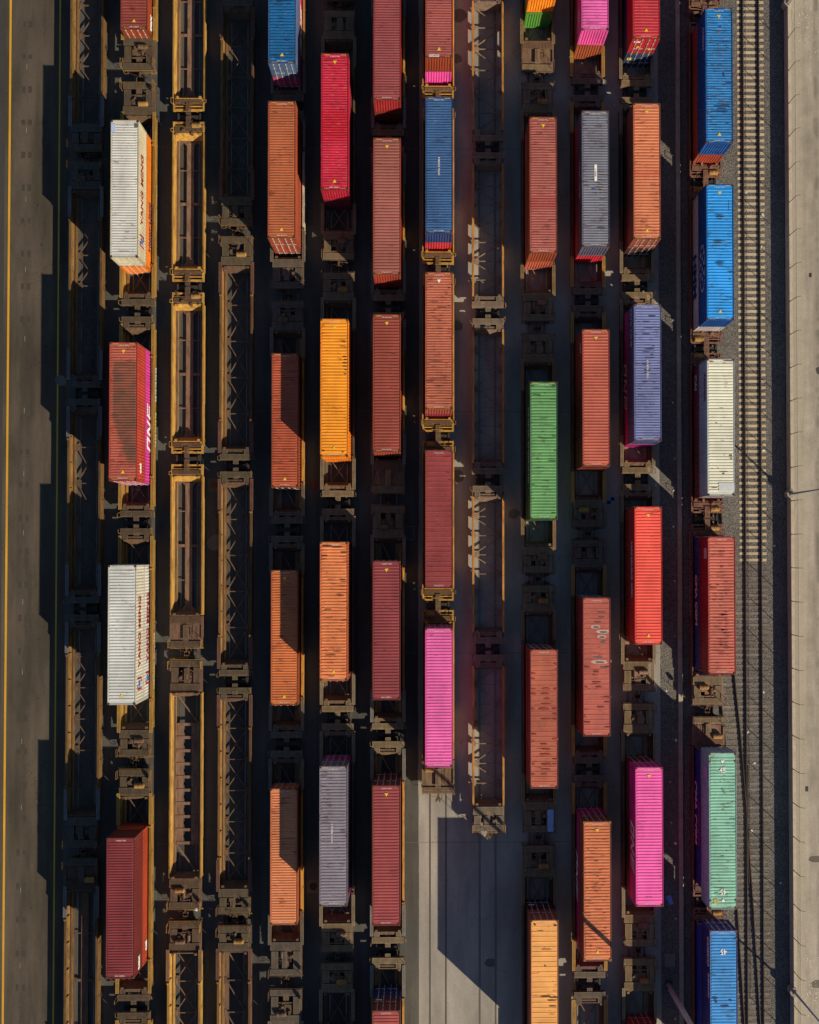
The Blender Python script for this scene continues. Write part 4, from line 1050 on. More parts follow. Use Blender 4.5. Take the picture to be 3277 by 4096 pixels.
# ------------------------------------------------------------------ containers
Z0, ZT = 0.32, 0.32 + HGT
IDS = ['TCNU 477135 1', 'TGBU 865709 0', 'CAIU 924158 6', 'TRHU 650148 3', 'TCLU 495732 6', 'SEGU 612887 4', 'BEAU 428840 2', 'TEMU 783415 9', 'FSCU 831776 5', 'DRYU 914073 7', 'GESU 655201 8']
GRP = ['containers on the %s train' % o for o in ORD]
CN = {}
def put_c(row, i, y, level, L, roof, side, desc, **kw):
    """level: 'up' on top of a stack, 'low' in the well under another, 'one' alone in the well"""
    r = ROWS.index(row); x = TRACK[row] + kw.pop('dx', 0.0)
    z = (ZT if level == 'up' else Z0) - (0.1 if row == 'M' else 0.0)
    lab = desc + ', %s train from left' % ORD[r]
    if 'ids' not in kw and level != 'low': kw['ids'] = IDS[(r * 5 + i * 3) % len(IDS)]
    kw.setdefault('tri', ''); kw.setdefault('detail', level != 'low')
    c = container(row, x, y, z, L, roof, side, lab, GRP[r], **kw)
    CN[(row, i, level)] = c
    return c
F40, F45 = 12.192, 13.716
BRN = rgb(120, 50, 38); MAG = rgb(205, 45, 135); NAVY = rgb(25, 40, 85); ORG = rgb(250, 135, 10); PNK = rgb(240, 70, 155)
# --- second train (B)
t = put_c('B', 0, 53.68, 'one', F40, rgb(140, 62, 50), rgb(150, 58, 30), 'lone brown-red container with white door rods at the top edge', tri='S', wear=0.2, kind='mid')
side_text(t, 'tex', 1.1, -4.9, 'E', WHITE, 1.6, 0.04)
t = put_c('B', 1, 32.02, 'up', F40, rgb(214, 205, 192), rgb(208, 190, 155), 'white rust-streaked container standing on an orange one', tri='', rust=0.45, wear=0.15, hazard=False, ids=(None, None))
ym_mark(t, 0.3)
obj('roof_patch', MB().box(-1.19, -0.83, 5.0, 5.75, HGT - 0.006, HGT - 0.001).build('roof_patch'), M_TEXT, t, rgb(185, 195, 225))
obj('roof_patch', MB().box(0.86, 1.18, 5.45, 5.78, HGT - 0.006, HGT - 0.001).build('roof_patch'), M_TEXT, t, rgb(95, 95, 90))
t = put_c('B', 1, 32.0, 'low', F40, ORG, rgb(235, 120, 5), 'bright orange container under the rust-streaked white one')
side_text(t, 'Hapag-Lloyd', 0.9, -2.2, 'E', rgb(45, 55, 100), 1.6, 0.03)
t = put_c('B', 2, 12.34, 'up', F40, rgb(182, 88, 68), rgb(185, 62, 45), 'maroon container with large dark soot patch on its roof', tri='NS', mat=M_SOOT, wear=0.45, rust=0.2)
side_text(t, 'cai', 0.82, -4.9, 'E', WHITE, 1.6, 0.05)
t = put_c('B', 2, 12.34, 'low', F40, MAG, rgb(215, 55, 145), 'magenta container with white lettering under the sooty maroon one')
one_mark(t, -1.0, 'E')
t = put_c('B', 3, -7.24, 'up', F40, rgb(210, 204, 194), rgb(208, 196, 174), 'upper white container with red side lettering, two white stacked', tri='S', rust=0.42, wear=0.15, door='N', kind='mid', hazard=False, ids=(None, None))
ym_mark(t, 0.2)
t = put_c('B', 3, -7.24, 'low', F40, rgb(208, 203, 194), rgb(208, 198, 184), 'lower white container with red side lettering, two white stacked', rust=0.3, door='N')
ym_mark(t, 0.4)
t = put_c('B', 4, -30.98, 'up', F40, rgb(136, 52, 54), rgb(125, 48, 42), 'dull wine-red container standing on a brighter red one', door='S', wear=0.05, rust=0.0, hazard=False)
side_text(t, 'tex', 0.9, -5.3, 'E', WHITE, 1.2, 0.04)
t = put_c('B', 4, -31.05, 'low', F40, rgb(175, 60, 40), rgb(195, 72, 38), 'orange-red container under the dull wine-red one', door='S')
side_text(t, 'cai', 0.82, -4.6, 'E', WHITE, 1.6, 0.05)
# --- fifth train (E)
t = put_c('E', 0, 49.37, 'up', F40, rgb(5, 90, 142), rgb(80, 100, 135), 'dark blue container above magenta at the top edge', tri='S', wear=0.5, ids='MSKU 083421 7', kind='mid')
t = put_c('E', 0, 49.37, 'low', F40, MAG, rgb(205, 60, 110), 'magenta container under the dark blue one at the top edge')
one_mark(t, -1.2, 'E')
put_c('E', 1, 33.82, 'up', F40, rgb(178, 92, 52), rgb(165, 72, 42), 'orange-brown container with white door rods, upper of its stack', tri='S', wear=0.35)
put_c('E', 1, 33.82, 'low', F40, rgb(150, 70, 42), rgb(160, 68, 42), 'orange-brown container hidden below its twin')
put_c('E', 2, 11.95, 'one', F40, rgb(178, 80, 48), rgb(150, 62, 40), 'lone brown container, half in shade, uppermost of three singles', tri='S', wear=0.4)
put_c('E', 3, -7.71, 'one', F40, rgb(205, 108, 55), rgb(165, 75, 40), 'lone rust-orange container, half in shade, middle of three singles', tri='NS', wear=0.3)
put_c('E', 4, -27.38, 'one', F40, rgb(222, 130, 82), rgb(195, 95, 58), 'lone peach-orange container, half in shade, lowest of three singles', door='N', wear=0.35, rust=0.2)
# --- sixth train (F)
put_c('F', 1, 38.13, 'up', F40, rgb(205, 30, 58), rgb(180, 28, 52), 'crimson container with darker crimson band, top of its stack', tri='NS', door='N', wear=0.55, rust=0.0)
put_c('F', 1, 38.13, 'low', F40, rgb(130, 35, 45), rgb(110, 40, 48), 'shaded maroon container under the crimson one', door='N')
put_c('F', 2, 14.49, 'up', F40, rgb(255, 152, 10), rgb(240, 125, 8), 'bright orange container with scraped right edge', tri='NS', wear=0.3, rust=0.1, ids='HLXU 154126 2', kind='mid', door='N')
put_c('F', 2, 14.49, 'low', F40, ORG, rgb(225, 115, 8), 'bright orange container hidden under its orange twin', door='N')
put_c('F', 3, -5.19, 'up', F40, rgb(232, 128, 72), rgb(205, 98, 55), 'tan-orange container with dark scuffs at its upper end', tri='S', wear=0.55, rust=0.28, kind='mid')
put_c('F', 3, -5.19, 'low', F40, BRN, rgb(150, 62, 42), 'brown container hidden under the tan-orange one')
t = put_c('F', 4, -24.84, 'up', F40, rgb(140, 127, 134), rgb(125, 113, 122), 'slate-grey container with white number down the roof', door='N', wear=0.5, rust=0.15, ids='NYKU 480732 4', kind='mid')
lettering(t, 'NYKU 480732 4', 0.24, (-0.12, 0.3, HGT - 0.002), 'upN', OFFW, 0.004, 'code_lettering')
put_c('F', 4, -24.84, 'low', F40, MAG, rgb(190, 50, 125), 'magenta container under the slate-grey one', door='N')
put_c('F', 5, -50.25, 'low', F40, BRN, rgb(125, 52, 42), 'brown container whose white-rodded doors just enter the bottom edge', door='N', detail=True)
# --- seventh train (G)
put_c('G', 0, 46.17, 'up', F40, rgb(152, 68, 68), rgb(160, 42, 42), 'rosy maroon container at the top edge, upper of its stack', door='N', wear=0.15)
put_c('G', 0, 46.17, 'low', F40, BRN, rgb(118, 50, 36), 'brown container under the rosy maroon one at the top edge', door='N')
put_c('G', 1, 30.61, 'up', F40, rgb(160, 88, 74), rgb(165, 62, 42), 'dusty pinkish-brown container with yellow triangle', tri='N', door='N', wear=0.1, kind='mid')
put_c('G', 1, 30.61, 'low', F40, BRN, rgb(145, 38, 38), 'dark red container under the dusty pinkish-brown one', door='N')
put_c('G', 2, 14.90, 'up', F40, rgb(152, 66, 50), rgb(165, 66, 46), 'plain brick-brown container, clean roof', tri='N', door='N', wear=0.06, kind='mid')
put_c('G', 2, 14.90, 'low', F40, BRN, rgb(130, 55, 40), 'brick-brown container hidden under its clean-roofed twin', door='N')
put_c('G', 3, -6.88, 'up', F40, rgb(146, 60, 60), rgb(130, 48, 48), 'dark wine-red container with coarse roof ribs and yellow triangle', tri='N', door='N', wear=0.05, rust=0.03, kind='mid', hazard=False)
put_c('G', 3, -6.88, 'low', F40, BRN, rgb(120, 48, 44), 'wine-red container hidden under its twin', door='N')
put_c('G', 4, -26.54, 'up', F40, rgb(160, 68, 66), rgb(135, 52, 50), 'rose-red container with dark doors at its upper end', tri='N', door='N', wear=0.06, rust=0.03, kind='mid', hazard=False)
put_c('G', 4, -26.54, 'low', F40, BRN, rgb(110, 42, 42), 'dark maroon container under the rose-red one', door='N')
t = put_c('G', 5, -46.08, 'up', F40, rgb(172, 76, 68), rgb(125, 48, 42), 'brown-red container with white door lettering at the bottom edge', door='N', wear=0.2, kind='mid', hazard=False)
lettering(t, 'tex', 0.42, (-0.72, F40 / 2 + 0.004, 0.55), 'N', WHITE, 0.02, 'door_lettering')
put_c('G', 5, -46.08, 'low', F40, NAVY, rgb(40, 60, 105), 'dark blue container under the brown-red one at the bottom edge', door='N')
# --- eighth train (H)
t = put_c('H', 0, 50.01, 'up', F40, rgb(160, 76, 68), rgb(150, 62, 36), 'dusty maroon container with white label strip at the top edge', tri='S', door='N', wear=0.25, ids=(None, None))
obj('label_strip', MB().box(-0.88, 0.02, -5.98, -5.79, HGT - 0.044, HGT - 0.038).build('label_strip'), M_TEXT, t, WHITE)
lettering(t, 'TCLU 865709 0', 0.135, (-0.43, -5.885, HGT - 0.032), 'up', (0.06, 0.06, 0.1, 1), 0.004, 'code_lettering')
put_c('H', 0, 50.01, 'low', F40, MAG, rgb(245, 75, 165), 'pink container under the dusty maroon one at the top edge', door='N')
t = put_c('H', 1, 34.32, 'up', F40, rgb(52, 90, 135), rgb(45, 65, 115), 'blue container with white number along the roof centre', door='N', wear=0.35, rust=0.12, ids='NYKU 522788 8')
lettering(t, 'NYKU 522788 8', 0.24, (0.0, -0.1, HGT - 0.002), 'upN', OFFW, 0.004, 'code_lettering')
put_c('H', 1, 34.32, 'low', F40, rgb(165, 45, 55), rgb(205, 50, 62), 'red container under the blue roof-numbered one', door='N')
put_c('H', 2, 18.68, 'up', F40, rgb(188, 98, 70), rgb(175, 80, 52), 'rust-orange container with dark scrape marks and white triangle', tri='n', door='N', wear=0.5, kind='fine')
put_c('H', 2, 18.68, 'low', F40, rgb(140, 45, 60), rgb(150, 45, 70), 'wine container under the rust-orange scraped one', door='N')
put_c('H', 3, 2.91, 'up', F40, rgb(152, 62, 60), rgb(135, 50, 45), 'maroon container with widely spaced roof ribs', door='N', wear=0.2, rust=0.03, kind='wide', hazard=False)
put_c('H', 3, 2.91, 'low', F40, BRN, rgb(120, 48, 44), 'maroon container hidden under the wide-ribbed one', door='N')
put_c('H', 4, -12.79, 'up', F40, rgb(242, 98, 166), rgb(225, 70, 145), 'pink container at the end of the train above bare track', door='N', wear=0.1, rust=0.02, kind='mid')
put_c('H', 4, -12.79, 'low', F40, MAG, rgb(205, 60, 135), 'magenta container hidden below the pink one', door='N')
# --- tenth train (J)
put_c('J', 0, 55.59, 'up', F40, ORG, rgb(255, 140, 8), 'bright orange container end above green at the top edge', door='N', detail=False)
put_c('J', 0, 55.50, 'low', F40, rgb(80, 150, 60), rgb(90, 150, 55), 'green container half shaded under the orange end', door='N')
t = put_c('J', 1, 32.59, 'up', F40, rgb(172, 88, 76), rgb(160, 72, 42), 'dusty rose container with dark stain band', tri='N', door='N', wear=0.4, kind='fine')
put_c('J', 1, 32.59, 'low', F40, BRN, rgb(190, 92, 65), 'orange-brown container under the dusty rose one', door='N')
t = put_c('J', 2, 8.98, 'up', F40, rgb(104, 156, 92), rgb(58, 96, 62), 'light green container with dark green scuffs', door='N', wear=0.42, rust=0.12, kind='mid')
side_text(t, 'CHINA SHIPPING', 0.9, 0.6, 'W', (0.5, 0.5, 0.5, 1), 1.5, 0.03)
put_c('J', 2, 8.98, 'low', F40, rgb(60, 110, 70), rgb(55, 100, 65), 'darker green container hidden under the light green one', door='N')
put_c('J', 3, -14.67, 'up', F40, rgb(192, 98, 72), rgb(140, 58, 52), 'salmon container with wide ribs and red oval scrapes', door='N', wear=0.3, rust=0.1, kind='wide', hazard=False)
put_c('J', 3, -14.67, 'low', F40, BRN, rgb(165, 80, 45), 'orange-brown container under the salmon one', door='N')
t = put_c('J', 4, -38.31, 'up', F40, rgb(255, 172, 88), rgb(165, 85, 58), 'light orange container with widely spaced dark ribs', door='N', wear=0.25, rust=0.15, kind='wide', ids=('TRIU 052066 3', None), hazard=False)
t = put_c('J', 4, -38.31, 'low', F40, BRN, rgb(70, 38, 50), 'dark plum container under the light orange one', door='N')
lettering(t, 'tex', 0.42, (-0.75, F40 / 2 + 0.004, 1.6), 'N', WHITE, 0.02, 'door_lettering')
# --- eleventh train (K)
t = put_c('K', 0, 52.59, 'up', F40, rgb(235, 94, 165), rgb(240, 80, 155), 'pink container above brown at the top edge', door='N', wear=0.4, kind='mid')
side_shape(t, 'emblem', [[(4.3 - 0.0, 1.0), (5.0, 1.5), (4.3, 2.0), (3.2, 1.5)]], 'W', rgb(205, 160, 185))
put_c('K', 0, 52.59, 'low', F40, BRN, rgb(165, 80, 45), 'brown ribbed container under the pink one', door='N')
t = put_c('K', 1, 33.18, 'up', F40, rgb(120, 117, 128), rgb(98, 92, 110), 'grey-blue container with white label along the roof centre', door='N', wear=0.5, rust=0.2, ids='NYKU 493531 3', hazard=True)
obj('label_strip', MB().box(-0.09, 0.13, -0.2, 1.28, HGT - 0.012, HGT - 0.004).build('label_strip'), M_TEXT, t, WHITE)
lettering(t, '493531 3', 0.19, (0.02, 0.54, HGT + 0.0), 'upN', (0.15, 0.13, 0.13, 1), 0.004, 'code_lettering')
lettering(t, 'NYK LINE', 0.75, (-HW - 0.006, 0.3, 1.5), 'W', (0.45, 0.42, 0.48, 1), 0.03, 'side_lettering')
put_c('K', 1, 33.18, 'low', F40, rgb(165, 35, 50), rgb(215, 45, 60), 'red ribbed container under the grey-blue one', door='N')
t = put_c('K', 2, 13.66, 'up', F40, rgb(190, 90, 68), rgb(150, 62, 45), 'terracotta container with yellow triangle and clean fine ribs', tri='N', door='N', wear=0.12, kind='mid')
side_text(t, 'cai', 0.9, 4.6, 'W', (0.45, 0.4, 0.42, 1), 1.9, 0.03)
put_c('K', 2, 13.66, 'low', F40, BRN, rgb(150, 68, 42), 'brown container hidden under the terracotta one', door='N')
t = put_c('K', 3, -10.11, 'up', F40, rgb(192, 95, 78), rgb(150, 55, 50), 'pinkish-brown container scarred by grey oval dents', door='N', wear=0.3, rust=0.1, kind='wide', hazard=False)
rr = random.Random(4)
def scar(x, y, w, h, col, lift=0.0):
    b = MB(); n = 16; jit = [1 + 0.28 * (rr.random() - 0.5) for _ in range(n)]
    b.prism([(x + w * jit[k] * math.cos(2 * PI * k / n), y + h * jit[k] * math.sin(2 * PI * k / n)) for k in range(n)], 'z', HGT - 0.046 + lift, HGT - 0.043 + lift)
    obj('dent_scar', b.build('dent_scar'), M_MARK, t, col)
pit = (12.192 - 0.72) / 26
for k, x, w in ((1, 0.45, .40), (2, 0.42, .28), (3, 0.1, .30), (4, -0.05, .28), (5, 0.6, .38), (6, 0.48, .26), (7, 0.55, .24), (10, 0.1, .42), (11, 0.3, .45), (12, 0.62, .36)):
    y = 12.192 / 2 - 0.36 - (k + 1.0) * pit
    if k in (4, 5, 6, 11): scar(x - 0.05, y, w * 1.6, 0.175, rgb(205, 165, 150))
    scar(x, y - 0.02, w, 0.09, rgb(125, 70, 60) if k in (1, 2, 3) else rgb(105, 92, 82), 0.0035)
put_c('K', 3, -10.11, 'low', F40, BRN, rgb(125, 60, 42), 'brown container hidden under the scarred one', door='N')
put_c('K', 4, -29.75, 'up', F40, rgb(218, 118, 72), rgb(150, 72, 50), 'orange container crossed by a slanting mast shadow', tri='NS', door='N', wear=0.5, rust=0.12, kind='mid', cast=rgb(190, 140, 60))
t = put_c('K', 4, -29.75, 'low', F40, MAG, rgb(190, 45, 125), 'magenta container under the orange shadow-crossed one', door='N')
one_mark(t, 0.2, 'W')
# --- twelfth train (L)
t = put_c('L', 0, 51.87, 'up', F40, rgb(196, 46, 56), rgb(185, 38, 42), 'red container with lettered doors at the top edge', tri='S', wear=0.2, kind='mid')
lettering(t, 'CAI', 0.36, (-0.72, -F40 / 2 - 0.001, 2.25), 'S', WHITE, 0.02, 'door_lettering')
for dx, z in ((0.74, 0.85), (-0.4, 1.25)):
    obj('warning_label', MB().box(dx - 0.16, dx + 0.16, -F40 / 2 - 0.004, -F40 / 2 + 0.002, z - 0.18, z + 0.18).build('warning_label'), M_TEXT, t, rgb(245, 185, 30) if dx > 0 else rgb(235, 175, 40))
t = put_c('L', 0, 51.87, 'low', F40, NAVY, rgb(55, 70, 100), 'navy container with yellow door label under the red one')
obj('warning_label', MB().box(-0.98, -0.6, -F40 / 2 - 0.004, -F40 / 2 + 0.002, 1.5, 1.95).build('warning_label'), M_TEXT, t, rgb(245, 195, 30))
put_c('L', 1, 33.89, 'up', F40, rgb(214, 118, 76), rgb(160, 80, 58), 'peach-orange container with white door marks, fine ribs', tri='NS', wear=0.35, kind='mid')
put_c('L', 1, 33.89, 'low', F40, NAVY, rgb(85, 45, 40), 'dark brown container under the peach-orange one')
t = put_c('L', 2, 15.91, 'up', F40, rgb(112, 116, 160), rgb(100, 98, 140), 'lilac-blue container with dark purple dashes on its roof', door='N', wear=0.45, rust=0.1, ids='NYKU 433815 9')
lettering(t, 'NYKU 433815 9', 0.24, (0.0, 0.3, HGT - 0.002), 'upN', OFFW, 0.004, 'code_lettering')
side_text(t, 'NYK LINE', 0.8, 4.2, 'W', (0.4, 0.36, 0.46, 1), 1.6, 0.03)
t = put_c('L', 2, 15.91, 'low', F40, MAG, rgb(215, 45, 130), 'magenta container under the lilac-blue one', door='N')
one_mark(t, -0.6, 'W')
t = put_c('L', 3, -2.07, 'up', F40, rgb(255, 84, 66), rgb(205, 42, 40), 'scarlet container with grey side lettering', tri='NS', door='N', wear=0.1, rust=0.06, kind='mid', ids='HASU 472217 0')
side_text(t, 'HAMBURG SÜD', 0.72, 0.5, 'W', (0.62, 0.58, 0.58, 1), 1.55, 0.03)
put_c('L', 3, -2.07, 'low', F40, BRN, rgb(150, 45, 38), 'dark red container hidden under the scarlet one', door='N')
t = put_c('L', 4, -25.02, 'up', F40, rgb(255, 92, 170), rgb(225, 40, 140), 'hot pink container with white side lettering, lower right', tri='N', door='N', wear=0.15, rust=0.06, kind='mid')
one_mark(t, -1.2, 'W')
put_c('L', 4, -25.02, 'low', F40, BRN, rgb(120, 58, 42), 'brown container under the hot pink one', door='N')
put_c('L', 5, -48.9, 'low', F40, rgb(170, 40, 35), rgb(175, 42, 38), 'red container just entering the bottom edge', door='N', detail=True)
# --- thirteenth train (M)
t = put_c('M', 1, 42.59, 'up', F40, rgb(12, 118, 180), rgb(15, 80, 150), 'mid-blue container with scraped roof, uppermost in this train', tri='NS', door='N', wear=0.68, rust=0.12)
side_text(t, 'COSCO', 0.6, 3.6, 'W', (0.4, 0.38, 0.5, 1), 2.1, 0.03)
put_c('M', 1, 42.55, 'low', F40, BRN, rgb(175, 70, 48), 'orange-red container with yellow marks under the mid-blue one', door='N')
t = put_c('M', 2, 26.71, 'up', F40, rgb(0, 150, 228), rgb(0, 80, 150), 'bright azure container with greyish diamond emblem on its side', tri='NS', door='N', wear=0.4, rust=0.05, kind='mid')
dia = []
for k in range(9):
    u = -0.9 + (k % 3) * 0.9 + (0.45 if (k // 3) % 2 else 0.0) - 0.2; w = 0.95 + (k // 3) * 0.5
    dia.append([(-2.2 - 0 + u + 0.20 * math.cos(a * PI / 4), w + 0.18 * math.sin(a * PI / 4)) for a in range(8)])
dia += [[(2.2 * math.cos(a) - 2.0 + 0.0, 1.45 + 1.0 * math.sin(a)), (2.2 * math.cos(b_) - 2.0, 1.45 + 1.0 * math.sin(b_)), (1.95 * math.cos(b_) - 2.0, 1.45 + 0.85 * math.sin(b_)), (1.95 * math.cos(a) - 2.0, 1.45 + 0.85 * math.sin(a))] for a, b_ in [(k * PI / 6 + 0.06, (k + 1) * PI / 6 - 0.06) for k in range(12)]]
side_shape(t, 'emblem', [[(u + 3.1, w) for u, w in p] for p in dia], 'W', (0.42, 0.42, 0.52, 1))
t = put_c('M', 2, 26.71, 'low', F40, rgb(215, 205, 200), rgb(215, 200, 195), 'white container with navy side lettering under the azure one', door='N')
side_text(t, 'HMM', 1.5, -1.2, 'W', rgb(30, 50, 130), 1.5, 0.06, 1.2)
t = put_c('M', 3, 11.09, 'up', F40, rgb(230, 220, 192), rgb(180, 182, 185), 'cream-white container with rusty ends and patched lower corner', door='N', wear=0.1, rust=0.35, kind='mid', hazard=False, ids=(None, None))
side_text(t, 'ACOCA', 0.7, 3.7, 'W', rgb(160, 25, 60), 2.0, 0.03)
obj('roof_patch', MB().box(-0.2, 1.15, -5.70, -4.95, HGT - 0.006, HGT - 0.001).build('roof_patch'), M_TEXT, t, rgb(208, 206, 200))
t = put_c('M', 3, 11.05, 'low', F40, BRN, rgb(135, 60, 60), 'maroon container with white lettering under the cream one', door='N')
side_text(t, 'CAI', 0.9, 4.6, 'W', (0.6, 0.56, 0.56, 1), 1.7, 0.05)
t = put_c('M', 4, -4.73, 'up', F40, rgb(200, 98, 78), rgb(160, 35, 40), 'brick-pink container with rows of dark scrapes', door='N', wear=0.4, rust=0.3, kind='mid', hazard=False)
side_shape(t, 'emblem', [rect(-5.1, -4.15, 1.55, 2.5)], 'W', rgb(200, 160, 175))
t = put_c('M', 4, -4.73, 'low', F40, NAVY, rgb(65, 75, 145), 'blue container with white lettering under the brick-pink one', door='N')
side_text(t, 'CMA CGM', 1.0, 0.3, 'W', (0.66, 0.6, 0.64, 1), 1.5, 0.05)
t = put_c('M', 5, -24.57, 'up', F45, rgb(142, 196, 166), rgb(150, 178, 185), 'mint-green 45-foot container with rust spots', tri='ns', door='N', wear=0.5, rust=0.5, kind='mid', cast=rgb(120, 62, 40), ids=(None, None))
lettering(t, '45', 0.66, (0.0, 5.32, HGT + 0.002), 'up', (0.74, 0.74, 0.72, 1), 0.012, 'size_lettering', 0.85)
lettering(t, '45', 0.66, (0.0, -5.32, HGT + 0.002), 'up180', (0.74, 0.74, 0.72, 1), 0.012, 'size_lettering', 0.85)
side_shape(t, 'side_panel', [rect(-5.5, -4.4, 1.0, 2.35)], 'W', rgb(175, 150, 190))
obj('roof_patch', MB().box(-0.85, -0.45, -6.35, -5.95, HGT - 0.006, HGT - 0.001).build('roof_patch'), M_MARK, t, rgb(200, 170, 90))
for sx in (-1, 1):
    for yy in (6.095, -6.095): obj('inner_casting', cached('cast', casting_mb, 'corner_casting'), M_PAINT, t, rgb(120, 62, 40), (sx * (HW - 0.086), yy, HGT - 0.115), 0, 0.5, 0.6)
t = put_c('M', 5, -24.35, 'low', F40, NAVY, rgb(60, 55, 150), 'violet-blue container with white lettering under the mint one', door='N')
side_text(t, 'CMA CGM', 1.25, 0.3, 'W', (0.66, 0.6, 0.68, 1), 0.95, 0.06)
side_text(t, 'THE FRENCH LINE', 0.5, -0.4, 'W', rgb(170, 25, 80), 2.2, 0.03)
t = put_c('M', 6, -40.12, 'up', F45, rgb(50, 145, 212), rgb(50, 48, 115), 'blue 45-foot container with inverted white number', door='N', wear=0.42, rust=0.18, kind='mid', cast=rgb(135, 78, 45), ids=('CAXU 888187 0', None))
lettering(t, '45', 0.66, (0.0, 5.0, HGT + 0.002), 'up180', (0.74, 0.74, 0.72, 1), 0.012, 'size_lettering', 0.85)
side_text(t, 'COSCO', 0.75, 4.8, 'W', (0.55, 0.48, 0.58, 1), 2.25, 0.04)
side_text(t, 'SHIPPING', 0.5, 1.9, 'W', (0.55, 0.48, 0.58, 1), 2.4, 0.03)
for sx in (-1, 1): obj('inner_casting', cached('cast', casting_mb, 'corner_casting'), M_PAINT, t, rgb(135, 78, 45), (sx * (HW - 0.086), 6.095, HGT - 0.115), 0, 0.5, 0.6)
put_c('M', 6, -40.4, 'low', F40, NAVY, rgb(50, 58, 160), 'dark blue container under the lower 45-foot one', door='N')

# individual scrapes, dents and patches on particular roofs: x, metres from the north end, half width, half length
def scrapes(key, marks, L=F40):
    c = CN[key]; rr = random.Random(len(marks) * 7 + ord(key[0]))
    for x, d, w, h, col in marks:
        n = 14; b = MB()
        b.prism([(x + w * (1 + 0.3 * (rr.random() - 0.5)) * math.cos(2 * PI * k / n), L / 2 - d + h * (1 + 0.5 * (rr.random() - 0.5)) * math.sin(2 * PI * k / n)) for k in range(n)], 'z', HGT - 0.0125, HGT - 0.010)
        obj('paint_scrape', b.build('paint_scrape'), M_MARK, c, col)
DK = rgb(75, 45, 20)
scrapes(('F', 2, 'up'), [(0.92, 3.35, 0.2, 0.05, DK), (0.98, 3.6, 0.15, 0.05, DK), (0.95, 3.9, 0.22, 0.05, DK), (0.95, 4.2, 0.2, 0.045, DK), (1.0, 4.5, 0.12, 0.05, DK), (0.95, 4.85, 0.14, 0.04, DK), (0.85, 2.0, 0.18, 0.04, DK), (0.75, 11.75, 0.12, 0.06, DK), (-0.95, 11.65, 0.16, 0.05, DK)])
DB = rgb(5, 60, 95); GB = rgb(120, 130, 130)
scrapes(('M', 2, 'up'), [(0.0, 2.9, 0.38, 0.07, rgb(10, 50, 60)), (0.4, 2.92, 0.14, 0.05, GB), (0.0, 3.12, 0.3, 0.04, DB), (-0.1, 2.7, 0.4, 0.035, DB), (-0.1, 5.05, 0.55, 0.06, DB), (-0.2, 5.25, 0.35, 0.07, DB), (0.4, 5.25, 0.4, 0.045, rgb(60, 140, 190)), (-0.3, 5.5, 0.4, 0.05, DB), (-0.1, 7.0, 0.42, 0.06, DB), (-0.05, 7.18, 0.4, 0.05, DB), (0.95, 7.85, 0.3, 0.035, DB), (0.85, 8.5, 0.1, 0.06, DB), (0.8, 1.9, 0.02, 0.5, DB)])
DN = rgb(5, 45, 95); RU = rgb(120, 85, 95)
scrapes(('M', 1, 'up'), [(0.55, 3.05, 0.55, 0.045, DN), (0.0, 2.2, 0.16, 0.09, RU), (-0.1, 3.3, 0.1, 0.06, RU), (0.0, 4.6, 0.1, 0.06, RU), (0.85, 5.7, 0.3, 0.04, DN), (0.9, 6.75, 0.35, 0.05, DN), (0.4, 6.0, 0.08, 0.2, DN), (0.2, 8.85, 0.8, 0.05, DN), (0.2, 9.05, 0.42, 0.05, DN), (0.0, 9.3, 0.75, 0.05, DN), (-0.95, 9.4, 0.18, 0.1, rgb(95, 85, 80)), (0.1, 8.3, 0.12, 0.1, RU), (-0.5, 10.55, 0.38, 0.045, DN), (0.1, 1.7, 0.12, 0.06, DN), (0.7, 10.4, 0.2, 0.04, DN)])
GD = rgb(45, 100, 45)
scrapes(('J', 2, 'up'), [(0.95, 0.35, 0.2, 0.07, GD), (-0.95, 0.4, 0.15, 0.08, GD), (-0.7, 1.1, 0.4, 0.045, GD), (0.85, 1.55, 0.3, 0.05, GD), (0.1, 1.0, 0.07, 0.05, GD), (0.3, 5.0, 0.8, 0.04, GD), (0.9, 4.8, 0.2, 0.05, GD), (0.75, 7.0, 0.4, 0.05, GD), (1.0, 6.1, 0.12, 0.06, GD), (-0.95, 9.1, 0.15, 0.05, GD), (0.9, 11.6, 0.2, 0.05, GD)])
DO = rgb(95, 48, 25)
scrapes(('F', 3, 'up'), [(-0.6, 0.35, 0.45, 0.06, DO), (0.3, 0.45, 0.5, 0.06, DO), (0.85, 0.9, 0.28, 0.06, rgb(70, 35, 20)), (-0.8, 1.2, 0.3, 0.045, DO), (0.8, 3.3, 0.3, 0.045, DO), (0.85, 3.5, 0.25, 0.04, DO), (0.6, 4.7, 0.4, 0.045, DO), (-0.5, 5.9, 0.35, 0.04, DO), (0.85, 6.9, 0.3, 0.045, DO), (-0.3, 9.9, 0.5, 0.04, DO), (0.3, 9.6, 0.4, 0.04, DO)])
DG = rgb(80, 72, 70)
scrapes(('K', 1, 'up'), [(0.7, 5.75, 0.42, 0.04, DG), (0.5, 6.2, 0.2, 0.05, DG), (0.5, 6.6, 0.25, 0.05, DG), (0.45, 6.85, 0.3, 0.055, DG), (0.5, 7.1, 0.22, 0.05, DG), (0.5, 7.35, 0.2, 0.05, DG), (-0.9, 6.35, 0.25, 0.05, DG), (-0.85, 6.7, 0.28, 0.05, DG), (-0.2, 7.0, 0.14, 0.1, rgb(75, 75, 130)), (0.5, 10.45, 0.4, 0.05, DG), (-0.95, 0.9, 0.2, 0.05, DG)])
RB = rgb(130, 78, 45)
